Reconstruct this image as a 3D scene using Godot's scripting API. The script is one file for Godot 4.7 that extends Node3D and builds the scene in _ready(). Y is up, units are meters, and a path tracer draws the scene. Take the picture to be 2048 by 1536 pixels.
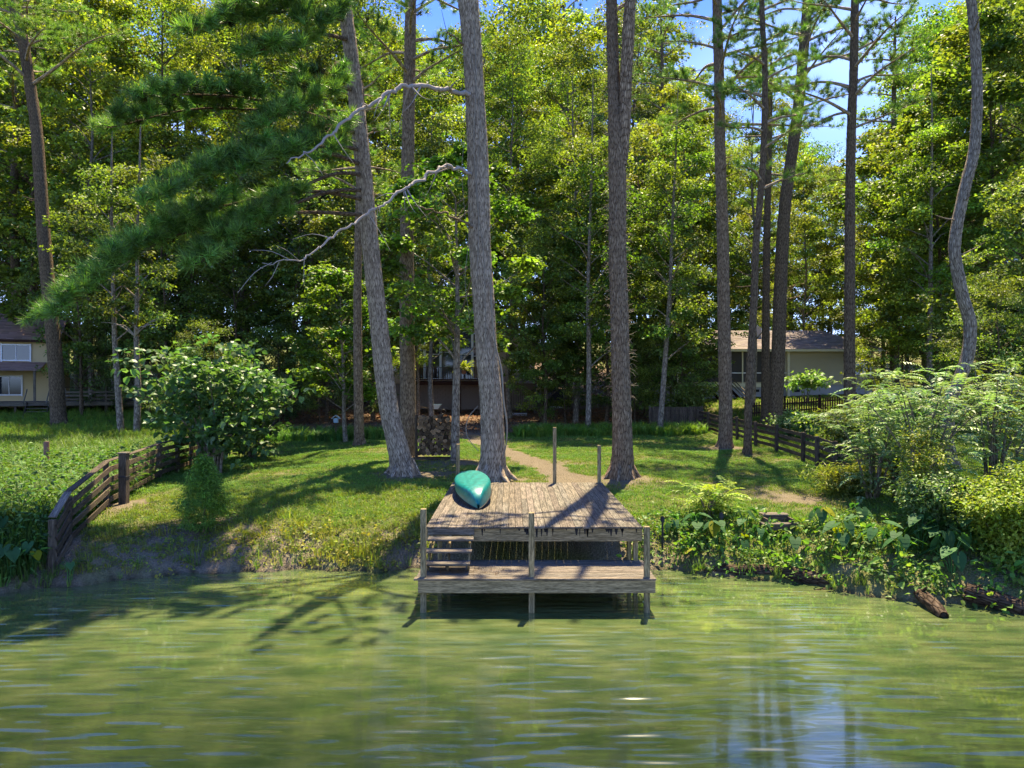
extends Node3D
# A wooded back yard seen over a pond: dock, canoe, tall pines, rail fences, three houses.
# Metres, y up, the pond surface at y = 0, the camera over the pond looking towards -z.

var rng := RandomNumberGenerator.new()
var used := {}
var mats := {}
var wob := FastNoiseLite.new()
var patch := FastNoiseLite.new()
var fine := FastNoiseLite.new()
var plates := FastNoiseLite.new()
var SHORE := [Vector2(-260, -70), Vector2(-40, 4), Vector2(-20, 10.5), Vector2(-13, 13.2), Vector2(-10.3, 14.4), Vector2(-8.6, 15.4), Vector2(-6.2, 16.15), Vector2(-2.3, 16.25), Vector2(3.5, 16.2), Vector2(4.7, 15.8), Vector2(6.25, 15.0), Vector2(7.3, 14.2), Vector2(9.5, 13.2), Vector2(14, 11.5), Vector2(25, 7), Vector2(40, 3), Vector2(260, -70)]
var BANK := [Vector2(0, 0), Vector2(0.15, 0.1), Vector2(0.5, 0.36), Vector2(1, 0.6), Vector2(2, 0.92), Vector2(3.5, 1.12), Vector2(5, 1.2), Vector2(8, 1.27), Vector2(16, 1.32), Vector2(24, 1.42), Vector2(32, 1.75), Vector2(38, 2.1), Vector2(60, 3.6), Vector2(100, 7), Vector2(330, 24)]

func lerp_table(t: Array, x: float) -> float:
	if x <= t[0].x:
		return t[0].y
	for i in range(1, t.size()):
		if x <= t[i].x:
			return lerpf(t[i - 1].y, t[i].y, (x - t[i - 1].x) / (t[i].x - t[i - 1].x))
	return t[t.size() - 1].y

func shore(x: float) -> float:
	return lerp_table(SHORE, x) + 0.12 * sin(x * 2.3) + 0.08 * sin(x * 5.1 + 1.0)

func gh(x: float, zz: float) -> float:      # height of the ground at x, zz metres in front of the camera
	var d := zz - shore(x)
	if d < 0.0:
		return maxf(-1.7, d * 0.5 - 0.02) + 4.0 * smoothstep(-45.0, -70.0, zz)
	var b := lerp_table(BANK, d)
	b -= 0.3 * smoothstep(-6.0, -11.0, x) * smoothstep(2.0, 8.0, d) * (1.0 - smoothstep(18.0, 30.0, d))
	b += 0.55 * smoothstep(9.0, 18.0, x) * smoothstep(28.0, 38.0, d) * (1.0 - smoothstep(60.0, 100.0, d))
	return b + (0.03 * sin(x * 1.7 + zz * 0.9) + 0.03 * sin(zz * 2.1 - x * 0.6)) * smoothstep(0.3, 2.0, d)

func on_ground(x: float, zz: float, lift := 0.0) -> Vector3:
	return Vector3(x, gh(x, zz) + lift, -zz)

# ---- naming and tree of nodes
func numbered(n: String) -> String:
	if not used.has(n):
		used[n] = 0
		return n
	used[n] += 1
	return "%s_%03d" % [n, used[n]]

func tag(o: Node3D, label: String, category: String, group := "") -> Node3D:
	o.set_meta("label", label)
	o.set_meta("category", category)
	if group:
		o.set_meta("group", group)
	return o

func thing(called: String, label: String, category: String, at := Vector3.ZERO, turn := 0.0, group := "") -> Node3D:
	var o := Node3D.new()
	o.name = numbered(called)
	add_child(o)
	o.position = at
	o.rotation.y = turn
	tag(o, label, category, group)
	return o

func part(parent: Node, called: String, m: Mesh, mat: Material = null, xf := Transform3D()) -> MeshInstance3D:
	var o := MeshInstance3D.new()
	o.name = called if parent != self else numbered(called)
	o.mesh = m
	if mat:
		o.material_override = mat
	parent.add_child(o, true)
	o.transform = xf
	return o

func struct(called: String, m: Mesh, mat: Material) -> MeshInstance3D:
	var o := part(self, called, m, mat)
	o.set_meta("kind", "structure")
	return o

func scatter(parent: Node, called: String, m: Mesh, where: Array, tints: Array, mat: Material = null) -> MultiMeshInstance3D:
	var mm := MultiMesh.new()
	mm.transform_format = MultiMesh.TRANSFORM_3D
	mm.use_colors = true
	mm.mesh = m
	mm.instance_count = where.size()
	for i in where.size():
		mm.set_instance_transform(i, where[i])
		mm.set_instance_color(i, tints[i])
	var o := MultiMeshInstance3D.new()
	o.name = called if parent != self else numbered(called)
	o.multimesh = mm
	if mat:
		o.material_override = mat
	o.set_meta("kind", "stuff")
	parent.add_child(o, true)
	return o

# ---- mesh builder
class MB:
	var v := PackedVector3Array()
	var n := PackedVector3Array()
	var t := PackedVector2Array()
	var c := PackedColorArray()
	var k := PackedInt32Array()
	var flat := false
	func vert(p: Vector3, nn: Vector3, uv := Vector2.ZERO, col := Color.WHITE) -> int:
		v.append(p)
		n.append(nn)
		t.append(uv)
		c.append(col)
		return v.size() - 1
	func tri(a: Vector3, b: Vector3, d: Vector3, col := Color.WHITE, ua := Vector2.ZERO, ub := Vector2.ZERO, ud := Vector2.ZERO) -> void:
		var nn := (d - a).cross(b - a).normalized()
		var i := vert(a, nn, ua, col)
		vert(b, nn, ub, col)
		vert(d, nn, ud, col)
		k.append_array(PackedInt32Array([i, i + 1, i + 2]))
	func quad(a: Vector3, b: Vector3, d: Vector3, e: Vector3, col := Color.WHITE, ua := Vector2.ZERO, ub := Vector2.ZERO, ud := Vector2.ZERO, ue := Vector2.ZERO) -> void:
		var nn := (d - a).cross(b - a).normalized()
		var i := vert(a, nn, ua, col)
		vert(b, nn, ub, col)
		vert(d, nn, ud, col)
		vert(e, nn, ue, col)
		k.append_array(PackedInt32Array([i, i + 1, i + 2, i, i + 2, i + 3]))
	func done(mat: Material = null) -> ArrayMesh:
		var a := []
		a.resize(Mesh.ARRAY_MAX)
		a[Mesh.ARRAY_VERTEX] = v
		if not flat:
			a[Mesh.ARRAY_NORMAL] = n
		a[Mesh.ARRAY_TEX_UV] = t
		a[Mesh.ARRAY_COLOR] = c
		a[Mesh.ARRAY_INDEX] = k
		var m := ArrayMesh.new()
		m.add_surface_from_arrays(Mesh.PRIMITIVE_TRIANGLES, a)
		if mat:
			m.surface_set_material(0, mat)
		return m

# a box with chamfered edges, centred on the transform; u runs along the longest side, in metres
func box(mb: MB, s: Vector3, xf := Transform3D(), bev := 0.004, col := Color.WHITE, uvo := Vector2.ZERO) -> void:
	var h := s * 0.5
	bev = minf(bev, minf(h.x, minf(h.y, h.z)) * 0.6)
	var lng := 0
	if s.y > s[lng]:
		lng = 1
	if s.z > s[lng]:
		lng = 2
	var ax := [Vector3.RIGHT, Vector3.UP, Vector3.BACK]
	for a in 3:
		var b := (a + 1) % 3
		var d := (a + 2) % 3
		for sg in [-1.0, 1.0]:
			var q := []
			for w in [[-1, -1], [1, -1], [1, 1], [-1, 1]]:
				q.append(ax[a] * h[a] * sg + ax[b] * (h[b] - bev) * w[0] + ax[d] * (h[d] - bev) * w[1])
			if sg > 0:
				q.reverse()
			face(mb, q, xf, col, lng, uvo)
	for a in 3:      # edges along a
		var b := (a + 1) % 3
		var d := (a + 2) % 3
		for sb in [-1.0, 1.0]:
			for sd in [-1.0, 1.0]:
				var q := []
				for w in [[-1, 0], [1, 0], [1, 1], [-1, 1]]:
					var p: Vector3 = ax[a] * (h[a] - bev) * w[0]
					if w[1] == 0:
						p += ax[b] * h[b] * sb + ax[d] * (h[d] - bev) * sd
					else:
						p += ax[b] * (h[b] - bev) * sb + ax[d] * h[d] * sd
					q.append(p)
				if sb * sd < 0:
					q.reverse()
				face(mb, q, xf, col, lng, uvo)
	for sx in [-1.0, 1.0]:
		for sy in [-1.0, 1.0]:
			for sz in [-1.0, 1.0]:
				var e := Vector3(sx, sy, sz) * bev
				var p := Vector3(sx, sy, sz) * h
				var q := [p - Vector3(0, e.y, e.z), p - Vector3(e.x, 0, e.z), p - Vector3(e.x, e.y, 0)]
				if sx * sy * sz < 0:
					q.reverse()
				mb.tri(xf * q[0], xf * q[2], xf * q[1], col)

func face(mb: MB, q: Array, xf: Transform3D, col: Color, lng: int, uvo: Vector2) -> void:
	var uv := []
	for p in q:
		var u: float = p[lng]
		uv.append(Vector2(u, p[(lng + 1) % 3] + p[(lng + 2) % 3] * 1.3) + uvo)
	mb.quad(xf * q[0], xf * q[1], xf * q[2], xf * q[3], col, uv[0], uv[1], uv[2], uv[3])

func slab(s: Vector3, bev := 0.004, col := Color.WHITE, uvo := Vector2.ZERO) -> ArrayMesh:
	var mb := MB.new()
	box(mb, s, Transform3D(), bev, col, uvo)
	return mb.done()

# where a bar of some section runs from a to b (its length along z)
func along(a: Vector3, b: Vector3) -> Transform3D:
	var d := (b - a).normalized()
	var up := Vector3.UP if absf(d.y) < 0.95 else Vector3.BACK
	return Transform3D(Basis.looking_at(-d, up), (a + b) * 0.5)

# a plank of weathered wood with its own tone and grain
func bar(parent: Node, called: String, a: Vector3, b: Vector3, w: float, h: float, mat: Material, bev := 0.005, tone := 0.18) -> MeshInstance3D:
	var k := 0.8 * (1.0 + rng.randf_range(-tone, tone))
	return part(parent, called, slab(Vector3(w, h, a.distance_to(b)), bev, Color(k * rng.randf_range(0.96, 1.05), k, k * rng.randf_range(0.95, 1.04)), Vector2(rng.randf() * 7.0, rng.randf() * 7.0)), mat, along(a, b))

func blk(parent: Node, called: String, c: Vector3, s: Vector3, mat: Material, bev := 0.005, tone := 0.1) -> MeshInstance3D:
	var k := 0.8 * (1.0 + rng.randf_range(-tone, tone))
	return part(parent, called, slab(s, bev, Color(k, k, k), Vector2(rng.randf() * 7.0, rng.randf() * 7.0)), mat, Transform3D(Basis(), c))

# smooth curve through the points: [points, radii]
func smoothed(pts: Array, rad: Array, step: float) -> Array:
	var op := []
	var orr := []
	for i in pts.size() - 1:
		var a: Vector3 = pts[maxi(i - 1, 0)]
		var b: Vector3 = pts[i]
		var c: Vector3 = pts[i + 1]
		var d: Vector3 = pts[mini(i + 2, pts.size() - 1)]
		var m := maxi(1, int(ceil(b.distance_to(c) / step)))
		for j in m:
			var f := float(j) / m
			op.append(b.cubic_interpolate(c, a, d, f))
			orr.append(lerpf(rad[i], rad[i + 1], f))
	op.append(pts[pts.size() - 1])
	orr.append(rad[rad.size() - 1])
	return [op, orr]

func tube(mb: MB, pts: Array, rad: Array, sides := 8, rough := 0.0, col := Color.WHITE, cap := true, seed_at := 0.0) -> void:
	var side := Vector3.RIGHT
	var first := mb.v.size()
	var run := 0.0
	var per: float = maxf(1.0, round(TAU * rad[0] / 0.5)) * 0.5
	for i in pts.size():
		var p: Vector3 = pts[i]
		var d: Vector3 = (pts[mini(i + 1, pts.size() - 1)] - pts[maxi(i - 1, 0)]).normalized()
		side = (side - d * side.dot(d))
		if side.length() < 0.01:
			side = d.cross(Vector3.BACK)
		side = side.normalized()
		var up := d.cross(side)
		if i > 0:
			run += p.distance_to(pts[i - 1])
		for j in sides + 1:
			var a := TAU * j / sides
			var o := side * cos(a) + up * sin(a)
			var r: float = rad[i]
			if rough > 0.0:
				var a2 := TAU * (j % sides) / sides
				r += rough * plates.get_noise_3d(cos(a2) * 3.0 + seed_at, sin(a2) * 3.0, run * 1.6)
			mb.vert(p + o * r, o, Vector2(per * j / sides, run), col)
	var w := sides + 1
	for i in pts.size() - 1:
		for j in sides:
			var a := first + i * w + j
			mb.k.append_array(PackedInt32Array([a, a + w, a + 1, a + 1, a + w, a + w + 1]))
	if cap:
		var e: Vector3 = pts[pts.size() - 1]
		var last := first + (pts.size() - 1) * w
		var m := mb.vert(e, (e - pts[pts.size() - 2]).normalized(), Vector2.ZERO, col)
		for j in sides:
			mb.k.append_array(PackedInt32Array([last + j, m, last + j + 1]))

func stick(parent: Node, called: String, pts: Array, rad: Array, mat: Material, sides := 7, step := 0.3, rough := 0.0) -> MeshInstance3D:
	var mb := MB.new()
	var s := smoothed(pts, rad, step)
	tube(mb, s[0], s[1], sides, rough)
	return part(parent, called, mb.done(), mat)

func rnd(a: float, b: float) -> float:
	return rng.randf_range(a, b)

func rdir() -> Vector3:
	var y := rnd(-1, 1)
	var a := rnd(0, TAU)
	var r := sqrt(1.0 - y * y)
	return Vector3(cos(a) * r, y, sin(a) * r)

func placed(p: Vector3, yaw: float, tilt: float, s: float) -> Transform3D:
	return Transform3D(Basis(Vector3.UP, yaw) * Basis(Vector3.RIGHT, tilt) * Basis.from_scale(Vector3(s, s, s)), p)

# ---- materials
func noise_tex(kind: int, freq: float, oct: int, a: Color, b: Color, size := 256, mid := 0.5, ret := -1, sd := 1) -> NoiseTexture2D:
	var f := FastNoiseLite.new()
	f.noise_type = kind
	f.frequency = freq
	f.seed = sd
	f.fractal_octaves = oct
	if oct < 2:
		f.fractal_type = FastNoiseLite.FRACTAL_NONE
	if ret >= 0:
		f.cellular_return_type = ret
		f.cellular_jitter = 0.9
	var g := Gradient.new()
	g.set_color(0, a)
	g.set_color(1, b)
	g.add_point(mid, a.lerp(b, 0.5))
	var t := NoiseTexture2D.new()
	t.width = size
	t.height = size
	t.seamless = true
	t.noise = f
	t.color_ramp = g
	return t

func lin(r: float, g: float, b: float) -> Color:
	return Color(r, g, b).linear_to_srgb()

func mat(called: String, col: Color, rough := 0.85, spec := 0.3) -> StandardMaterial3D:
	var m := StandardMaterial3D.new()
	m.resource_name = called
	m.albedo_color = col.linear_to_srgb()
	m.roughness = rough
	m.metallic_specular = spec
	mats[called] = m
	return m

func leaf_mat(called: String, col: Color, glow: Color, rough := 0.5, spec := 0.4) -> StandardMaterial3D:
	var m := mat(called, col, rough, spec)
	m.vertex_color_use_as_albedo = true
	m.backlight_enabled = true
	m.backlight = glow.linear_to_srgb()
	return m

# ---- foliage: small sprays of leaves that are repeated through a crown
# a folded leaf: base p, pointing along d, with normal n
func leaf(mb: MB, p: Vector3, d: Vector3, nn: Vector3, l: float, w: float, col: Color) -> void:
	var s := d.cross(nn).normalized()
	var mid := p + d * l * 0.45
	var tip := p + d * l - nn * l * 0.12
	mb.tri(p, mid + s * w * 0.5 + nn * w * 0.12, tip, col)
	mb.tri(p, tip, mid - s * w * 0.5 + nn * w * 0.12, col)

# a leaf with shoulders, for plants that stand near
func broad_leaf(mb: MB, p: Vector3, d: Vector3, nn: Vector3, l: float, w: float, col: Color) -> void:
	var s := d.cross(nn).normalized()
	var a := p + d * l * 0.22 + nn * w * 0.1
	var b := p + d * l * 0.62 + nn * w * 0.06
	var c0 := p + d * l * 0.45 - nn * l * 0.02
	var tip := p + d * l - nn * l * 0.16
	for g in [1.0, -1.0]:
		var q: Vector3 = a + s * w * 0.46 * g
		var r: Vector3 = b + s * w * 0.42 * g
		if g > 0:
			mb.tri(p, q, c0, col)
			mb.tri(c0, q, r, col)
			mb.tri(c0, r, tip, col)
		else:
			mb.tri(p, c0, q, col)
			mb.tri(c0, r, q, col)
			mb.tri(c0, tip, r, col)

func leaf_tone(spread: float) -> Color:
	var k := rnd(1.0 - minf(0.75, spread * 1.5), 1.0)
	return Color(k * rnd(0.8, 1.0), k, k * rnd(0.7, 1.0))

# a spray of n leaves within radius r, lying mostly flat
func spray(n: int, r: float, l: float, w: float, flat := 0.45, near := false) -> ArrayMesh:
	var mb := MB.new()
	mb.flat = true
	for i in n:
		var q := rdir() * pow(rng.randf(), 0.45) * r
		q.y *= flat
		var d := (Vector3(q.x, 0, q.z).normalized() + rdir() * 0.8 + Vector3(0, -0.25, 0)).normalized()
		var nn := (Vector3.UP + rdir() * 0.75)
		nn = (nn - d * nn.dot(d)).normalized()
		var z := rnd(0.7, 1.15)
		if near:
			broad_leaf(mb, q, d, nn, l * z, w * z, leaf_tone(0.4))
		else:
			leaf(mb, q, d, nn, l * z, w * z, leaf_tone(0.45))
	return mb.done()

# a tuft of pine needles round the end of a twig that points along +y
func needle_tuft(n: int, l: float, w: float) -> ArrayMesh:
	var mb := MB.new()
	mb.flat = true
	for i in n:
		var at := Vector3(0, rnd(-0.16, 0.02), 0)
		var lean := rnd(0.25, 1.45)
		var a := rnd(0, TAU)
		var d := Vector3(cos(a) * sin(lean), cos(lean), sin(a) * sin(lean))
		var s := d.cross(rdir()).normalized() * w * 0.5
		var z := l * rnd(0.75, 1.1)
		var k := leaf_tone(0.5)
		var sag := Vector3(0, -0.1 * z * sin(lean), 0)
		mb.tri(at - s, at + d * z + sag, at + s, k)
	return mb.done()

# a compound leaf of narrow leaflets along a midrib
func frond(pairs: int, l: float, ll: float, lw: float) -> ArrayMesh:
	var mb := MB.new()
	mb.flat = true
	for i in pairs:
		var f := (i + 1.0) / pairs
		var p := Vector3(0, 0.35 * l * f * (1.0 - f * 0.9), l * f)
		var z := ll * (1.1 - 0.5 * f) * rnd(0.85, 1.1)
		for g in [-1.0, 1.0]:
			var d := Vector3(g, rnd(-0.35, 0.1), 0.55).normalized()
			var nn := Vector3(rnd(-0.3, 0.3), 1, rnd(-0.3, 0.3))
			nn = (nn - d * nn.dot(d)).normalized()
			leaf(mb, p, d, nn, z, lw, leaf_tone(0.3))
	leaf(mb, Vector3(0, 0, l), Vector3(0, -0.3, 1).normalized(), Vector3(0, 1, 0.3).normalized(), ll, lw, leaf_tone(0.3))
	return mb.done()

func grass_tuft(n: int, h: float, w: float, spread: float) -> ArrayMesh:
	var mb := MB.new()
	mb.flat = true
	for i in n:
		var a := rnd(0, TAU)
		var p := Vector3(cos(a), 0, sin(a)) * rnd(0, spread)
		var o := Vector3(cos(a + rnd(-1, 1)), 0, sin(a + rnd(-1, 1)))
		var s := o.cross(Vector3.UP).normalized() * w * 0.5
		var z := h * rnd(0.5, 1.1)
		var m := p + Vector3(0, z * 0.6, 0) + o * z * 0.15
		var e := p + Vector3(0, z * rnd(0.75, 1.0), 0) + o * z * rnd(0.3, 0.7)
		var k := leaf_tone(0.4)
		mb.quad(p - s, m - s * 0.8, m + s * 0.8, p + s, k)
		mb.tri(m - s * 0.8, e, m + s * 0.8, k)
	return mb.done()

var kit := {}      # the sprays, made once
func make_kit() -> void:
	kit.broad = [spray(20, 0.45, 0.17, 0.13), spray(18, 0.5, 0.19, 0.15), spray(24, 0.42, 0.15, 0.12, 0.6)]
	kit.fine = [spray(28, 0.45, 0.13, 0.08), spray(30, 0.45, 0.14, 0.075, 0.6)]
	kit.maple = [spray(22, 0.42, 0.16, 0.15, 0.4, true), spray(18, 0.4, 0.18, 0.17, 0.5, true)]
	kit.big = [spray(9, 0.34, 0.22, 0.18, 0.5, true), spray(11, 0.36, 0.2, 0.16, 0.5, true)]
	kit.small = [spray(26, 0.22, 0.075, 0.045, 0.8, true), spray(22, 0.2, 0.085, 0.05, 0.7, true)]
	kit.cover = [spray(14, 0.22, 0.075, 0.055, 0.5, true), spray(9, 0.2, 0.1, 0.07, 0.6, true), grass_tuft(14, 0.3, 0.014, 0.14)]
	kit.cover_right = [spray(14, 0.22, 0.075, 0.055, 0.5, true), spray(8, 0.22, 0.13, 0.09, 0.6, true), spray(16, 0.25, 0.09, 0.04, 0.9, true), spray(12, 0.2, 0.06, 0.05, 0.6, true)]
	kit.needle = [needle_tuft(72, 0.31, 0.016), needle_tuft(64, 0.35, 0.017)]
	kit.needle_far = [needle_tuft(60, 0.3, 0.014), needle_tuft(52, 0.34, 0.015)]
	kit.frond = [frond(7, 0.42, 0.15, 0.05), frond(8, 0.5, 0.16, 0.055), frond(6, 0.36, 0.14, 0.05)]
	kit.cedar = [spray(44, 0.17, 0.1, 0.024, 0.9), spray(40, 0.15, 0.11, 0.022, 0.9)]

func fill(parent: Node, called: String, kind: String, where: Array, tints: Array, m: Material) -> void:
	var kinds: Array = kit[kind]
	for q in kinds.size():
		var w := []
		var t := []
		for i in range(q, where.size(), kinds.size()):
			w.append(where[i])
			t.append(tints[i])
		if w.size():
			scatter(parent, called, kinds[q], w, t, m)

# a broad-leaved tree: trunk, limbs to each clump of leaves, and the leaves
# spec: h height, c0 foot of the crown, r crown radius, n clumps, m sprays in a clump, cr clump radius, tr trunk radius, kit, leaf and bark materials
func hardwood(o: Node3D, spec: Dictionary, trunk_pts := []) -> void:
	var h: float = spec.h
	var c0: float = spec.c0
	var tr: float = spec.get("tr", h * 0.0085)
	var pts := []
	var rad := []
	if trunk_pts.is_empty():
		var lean := Vector3(rnd(-1, 1), 0, rnd(-1, 1)) * h * 0.03
		for i in 7:
			var f := i / 6.0
			pts.append(Vector3(0, -0.2 + f * h * 0.95, 0) + lean * f * f + Vector3(rnd(-1, 1), 0, rnd(-1, 1)) * h * 0.008)
			rad.append(tr * (1.25 if i == 0 else 1.0) * (1.0 - 0.9 * f))
	else:
		pts = trunk_pts
		for i in pts.size():
			rad.append(tr * (1.0 - 0.85 * i / (pts.size() - 1.0)))
	stick(o, "trunk", pts, rad, spec.bark, 10, 0.8)
	var mb := MB.new()
	var where := []
	var tints := []
	var base: Color = spec.get("tone", Color(1, 1, 1))
	var n: int = spec.n
	for i in n:
		var f := (i + rnd(0, 1)) / n
		var hy := lerpf(c0, h, pow(f, spec.get("low", 0.9)))
		var prof := sin(clampf((hy - c0) / (h - c0) * 0.8 + 0.14, 0, 1) * PI)
		prof = pow(prof, 0.75)
		var a := i * 2.39996 + rnd(-0.5, 0.5)
		var far: float = spec.r * prof * sqrt(rnd(0.12, 1.0))
		var foot := trunk_at(pts, maxf(hy - far * rnd(0.35, 0.7) - 0.3, c0 * 0.7))
		var mid := trunk_at(pts, hy)
		var cc := Vector3(mid.x + cos(a) * far, hy, mid.z + sin(a) * far)
		if i % 2 == 0 or far > spec.r * 0.5:
			var lift := foot.lerp(cc, 0.5) + Vector3(0, rnd(-0.1, 0.25) * far, 0)
			var s := smoothed([foot, lift, cc], [tr * 0.34 * (1.0 - 0.6 * f), tr * 0.2 * (1.0 - 0.5 * f), 0.012], 0.7)
			tube(mb, s[0], s[1], 5)
		var cr: float = spec.cr * rnd(0.45, 1.3)
		var ct := base * rnd(0.6, 1.2)
		ct.r *= rnd(0.78, 1.12)
		var m := int(spec.m * rnd(0.6, 1.3))
		for j in m:
			var q := rdir() * pow(rng.randf(), 0.5) * cr
			q.y *= 0.5
			var sc := rnd(0.6, 1.3) * float(spec.get("scale", 1.0))
			where.append(placed(cc + q, rnd(0, TAU), rnd(-0.5, 0.5), sc))
			var k := rnd(0.6, 1.3)
			tints.append(Color(ct.r * k, ct.g * k, ct.b * k))
	if mb.v.size():
		part(o, "branch", mb.done(), spec.bark).set_meta("kind", "stuff")
	fill(o, "crown", spec.kit, where, tints, spec.leaf)

func trunk_at(pts: Array, y: float) -> Vector3:
	for i in range(1, pts.size()):
		if y <= pts[i].y:
			return pts[i - 1].lerp(pts[i], clampf((y - pts[i - 1].y) / maxf(pts[i].y - pts[i - 1].y, 0.01), 0, 1))
	return pts[pts.size() - 1]

# one bough of a pine from a to b: the limb, side twigs, and needle tufts on them
func bough(wood: MB, where: Array, tints: Array, a: Vector3, b: Vector3, r0: float, arch: float, width: float, bare: float, density: float, base: Color, size := 1.0) -> void:
	var d := b - a
	var l := d.length()
	var m1 := a + d * 0.33 + Vector3(0, arch * l, 0) + rdir() * l * 0.03
	var m2 := a + d * 0.7 + Vector3(0, arch * l * 0.7, 0) + rdir() * l * 0.03
	var s := smoothed([a, m1, m2, b], [r0, r0 * 0.7, r0 * 0.4, 0.008], 0.25)
	tube(wood, s[0], s[1], 6)
	var pts: Array = s[0]
	var count := int(l * 4.2 * density)
	var side := d.cross(Vector3.UP).normalized()
	for i in count + 1:
		var f := bare + (1.0 - bare) * i / maxf(count, 1)
		var at: Vector3 = pts[int(f * (pts.size() - 1))]
		var g := 1.0 if i % 2 == 0 else -1.0
		var tl := width * (1.05 - 0.6 * f) * rnd(0.6, 1.15)
		var td := (side * g * rnd(0.7, 1.1) + d.normalized() * rnd(0.4, 0.9) + Vector3(0, rnd(-0.1, 0.45), 0)).normalized()
		if i == count:
			td = d.normalized()
		var end := at + td * tl + Vector3(0, 0.1 * tl, 0)
		tube(wood, [at, at.lerp(end, 0.5) - Vector3(0, 0.04 * tl, 0), end], [0.014, 0.01, 0.006], 4)
		var k := int(maxf(2.0, tl / 0.17))
		for j in k:
			var ff := 0.3 + 0.7 * (j + 1.0) / k
			var p := at.lerp(end, ff) + rdir() * 0.07
			var up := (td * rnd(0.3, 1.0) + Vector3(0, rnd(0.15, 0.9), 0) + rdir() * 0.5).normalized()
			var z := up.cross(rdir()).normalized()
			var bs := Basis(up.cross(z), up, z)
			where.append(Transform3D(bs * Basis.from_scale(Vector3.ONE * size * rnd(0.75, 1.15)), p))
			var q := rnd(0.5, 1.3)
			# old inner needles are brown
			if ff < 0.5 and rng.randf() < 0.4:
				tints.append(Color(0.3, 0.2, 0.07) * q)
			else:
				tints.append(Color(base.r * q * rnd(0.85, 1.25), base.g * q, base.b * q))

# the high crown of a pine: boughs round the trunk between two heights
func pine_top(o: Node3D, pts: Array, y0: float, y1: float, reach: float, n: int, base: Color, far := true, density := 0.8) -> void:
	var wood := MB.new()
	var where := []
	var tints := []
	for i in n:
		var f := (i + rnd(0, 0.8)) / n
		var y := lerpf(y0, y1, f)
		var a := i * 2.39996 + rnd(-0.6, 0.6)
		var l := reach * (1.0 - 0.6 * f) * rnd(0.6, 1.1)
		var p := trunk_at(pts, y)
		bough(wood, where, tints, p, p + Vector3(cos(a) * l, l * rnd(-0.05, 0.4), sin(a) * l), 0.05 + 0.01 * l, rnd(0.0, 0.08), l * 0.36, 0.4, density, base, 1.0)
	part(o, "branch", wood.done(), mats.bark_pine).set_meta("kind", "stuff")
	fill(o, "crown", "needle_far" if far else "needle", where, tints, mats.needles)

# a pine's trunk with furrowed bark, flared at the foot
func pine_trunk(o: Node3D, pts: Array, rad: Array, sides: int, step: float, rough: float, m: Material, flare := 1.5) -> void:
	var s := smoothed(pts, rad, step)
	var p: Array = s[0]
	var r: Array = s[1]
	for i in p.size():
		var up: float = p[i].y - p[0].y
		r[i] *= 1.0 + (flare - 1.0) * exp(-maxf(up, 0.0) / 0.28)
	p.insert(0, p[0] - Vector3(0, 0.45, 0))
	r.insert(0, r[0] * 1.08)
	var mb := MB.new()
	tube(mb, p, r, sides, rough, Color.WHITE, true, p[0].x)
	part(o, "trunk", mb.done(), m)

func roots(o: Node3D, n: int, r0: float, m: Material) -> void:
	for k in n:
		var a := TAU * (k + rnd(-0.25, 0.25)) / n
		var r := r0 * rnd(1.5, 2.2)
		stick(o, "root", [Vector3(cos(a) * r0 * 0.7, 0.45, sin(a) * r0 * 0.7), Vector3(cos(a) * r0 * 1.28, 0.13, sin(a) * r0 * 1.28), Vector3(cos(a) * r, -0.12, sin(a) * r)], [r0 * 0.34, r0 * 0.27, r0 * 0.12], m, 8, 0.1, 0.01)

# leaves strewn where a test allows them
func strew(called: String, label: String, category: String, kind: String, n: int, x0: float, x1: float, z0: float, z1: float, test: Callable, m: Material, sc0: float, sc1: float, base: Color, lift := 0.0) -> void:
	var where := []
	var tints := []
	for i in n:
		var x := rnd(x0, x1)
		var zz := rnd(z0, z1)
		var dens: float = test.call(x, zz)
		if rng.randf() > dens:
			continue
		where.append(placed(on_ground(x, zz, lift * rng.randf()), rnd(0, TAU), rnd(-0.25, 0.25), rnd(sc0, sc1)))
		var k := rnd(0.65, 1.2)
		tints.append(Color(base.r * k * rnd(0.8, 1.3), base.g * k, base.b * k))
	if where.is_empty():
		return
	var o := thing(called, label, category)
	o.set_meta("kind", "stuff")
	fill(o, "leaves", kind, where, tints, m)

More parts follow.
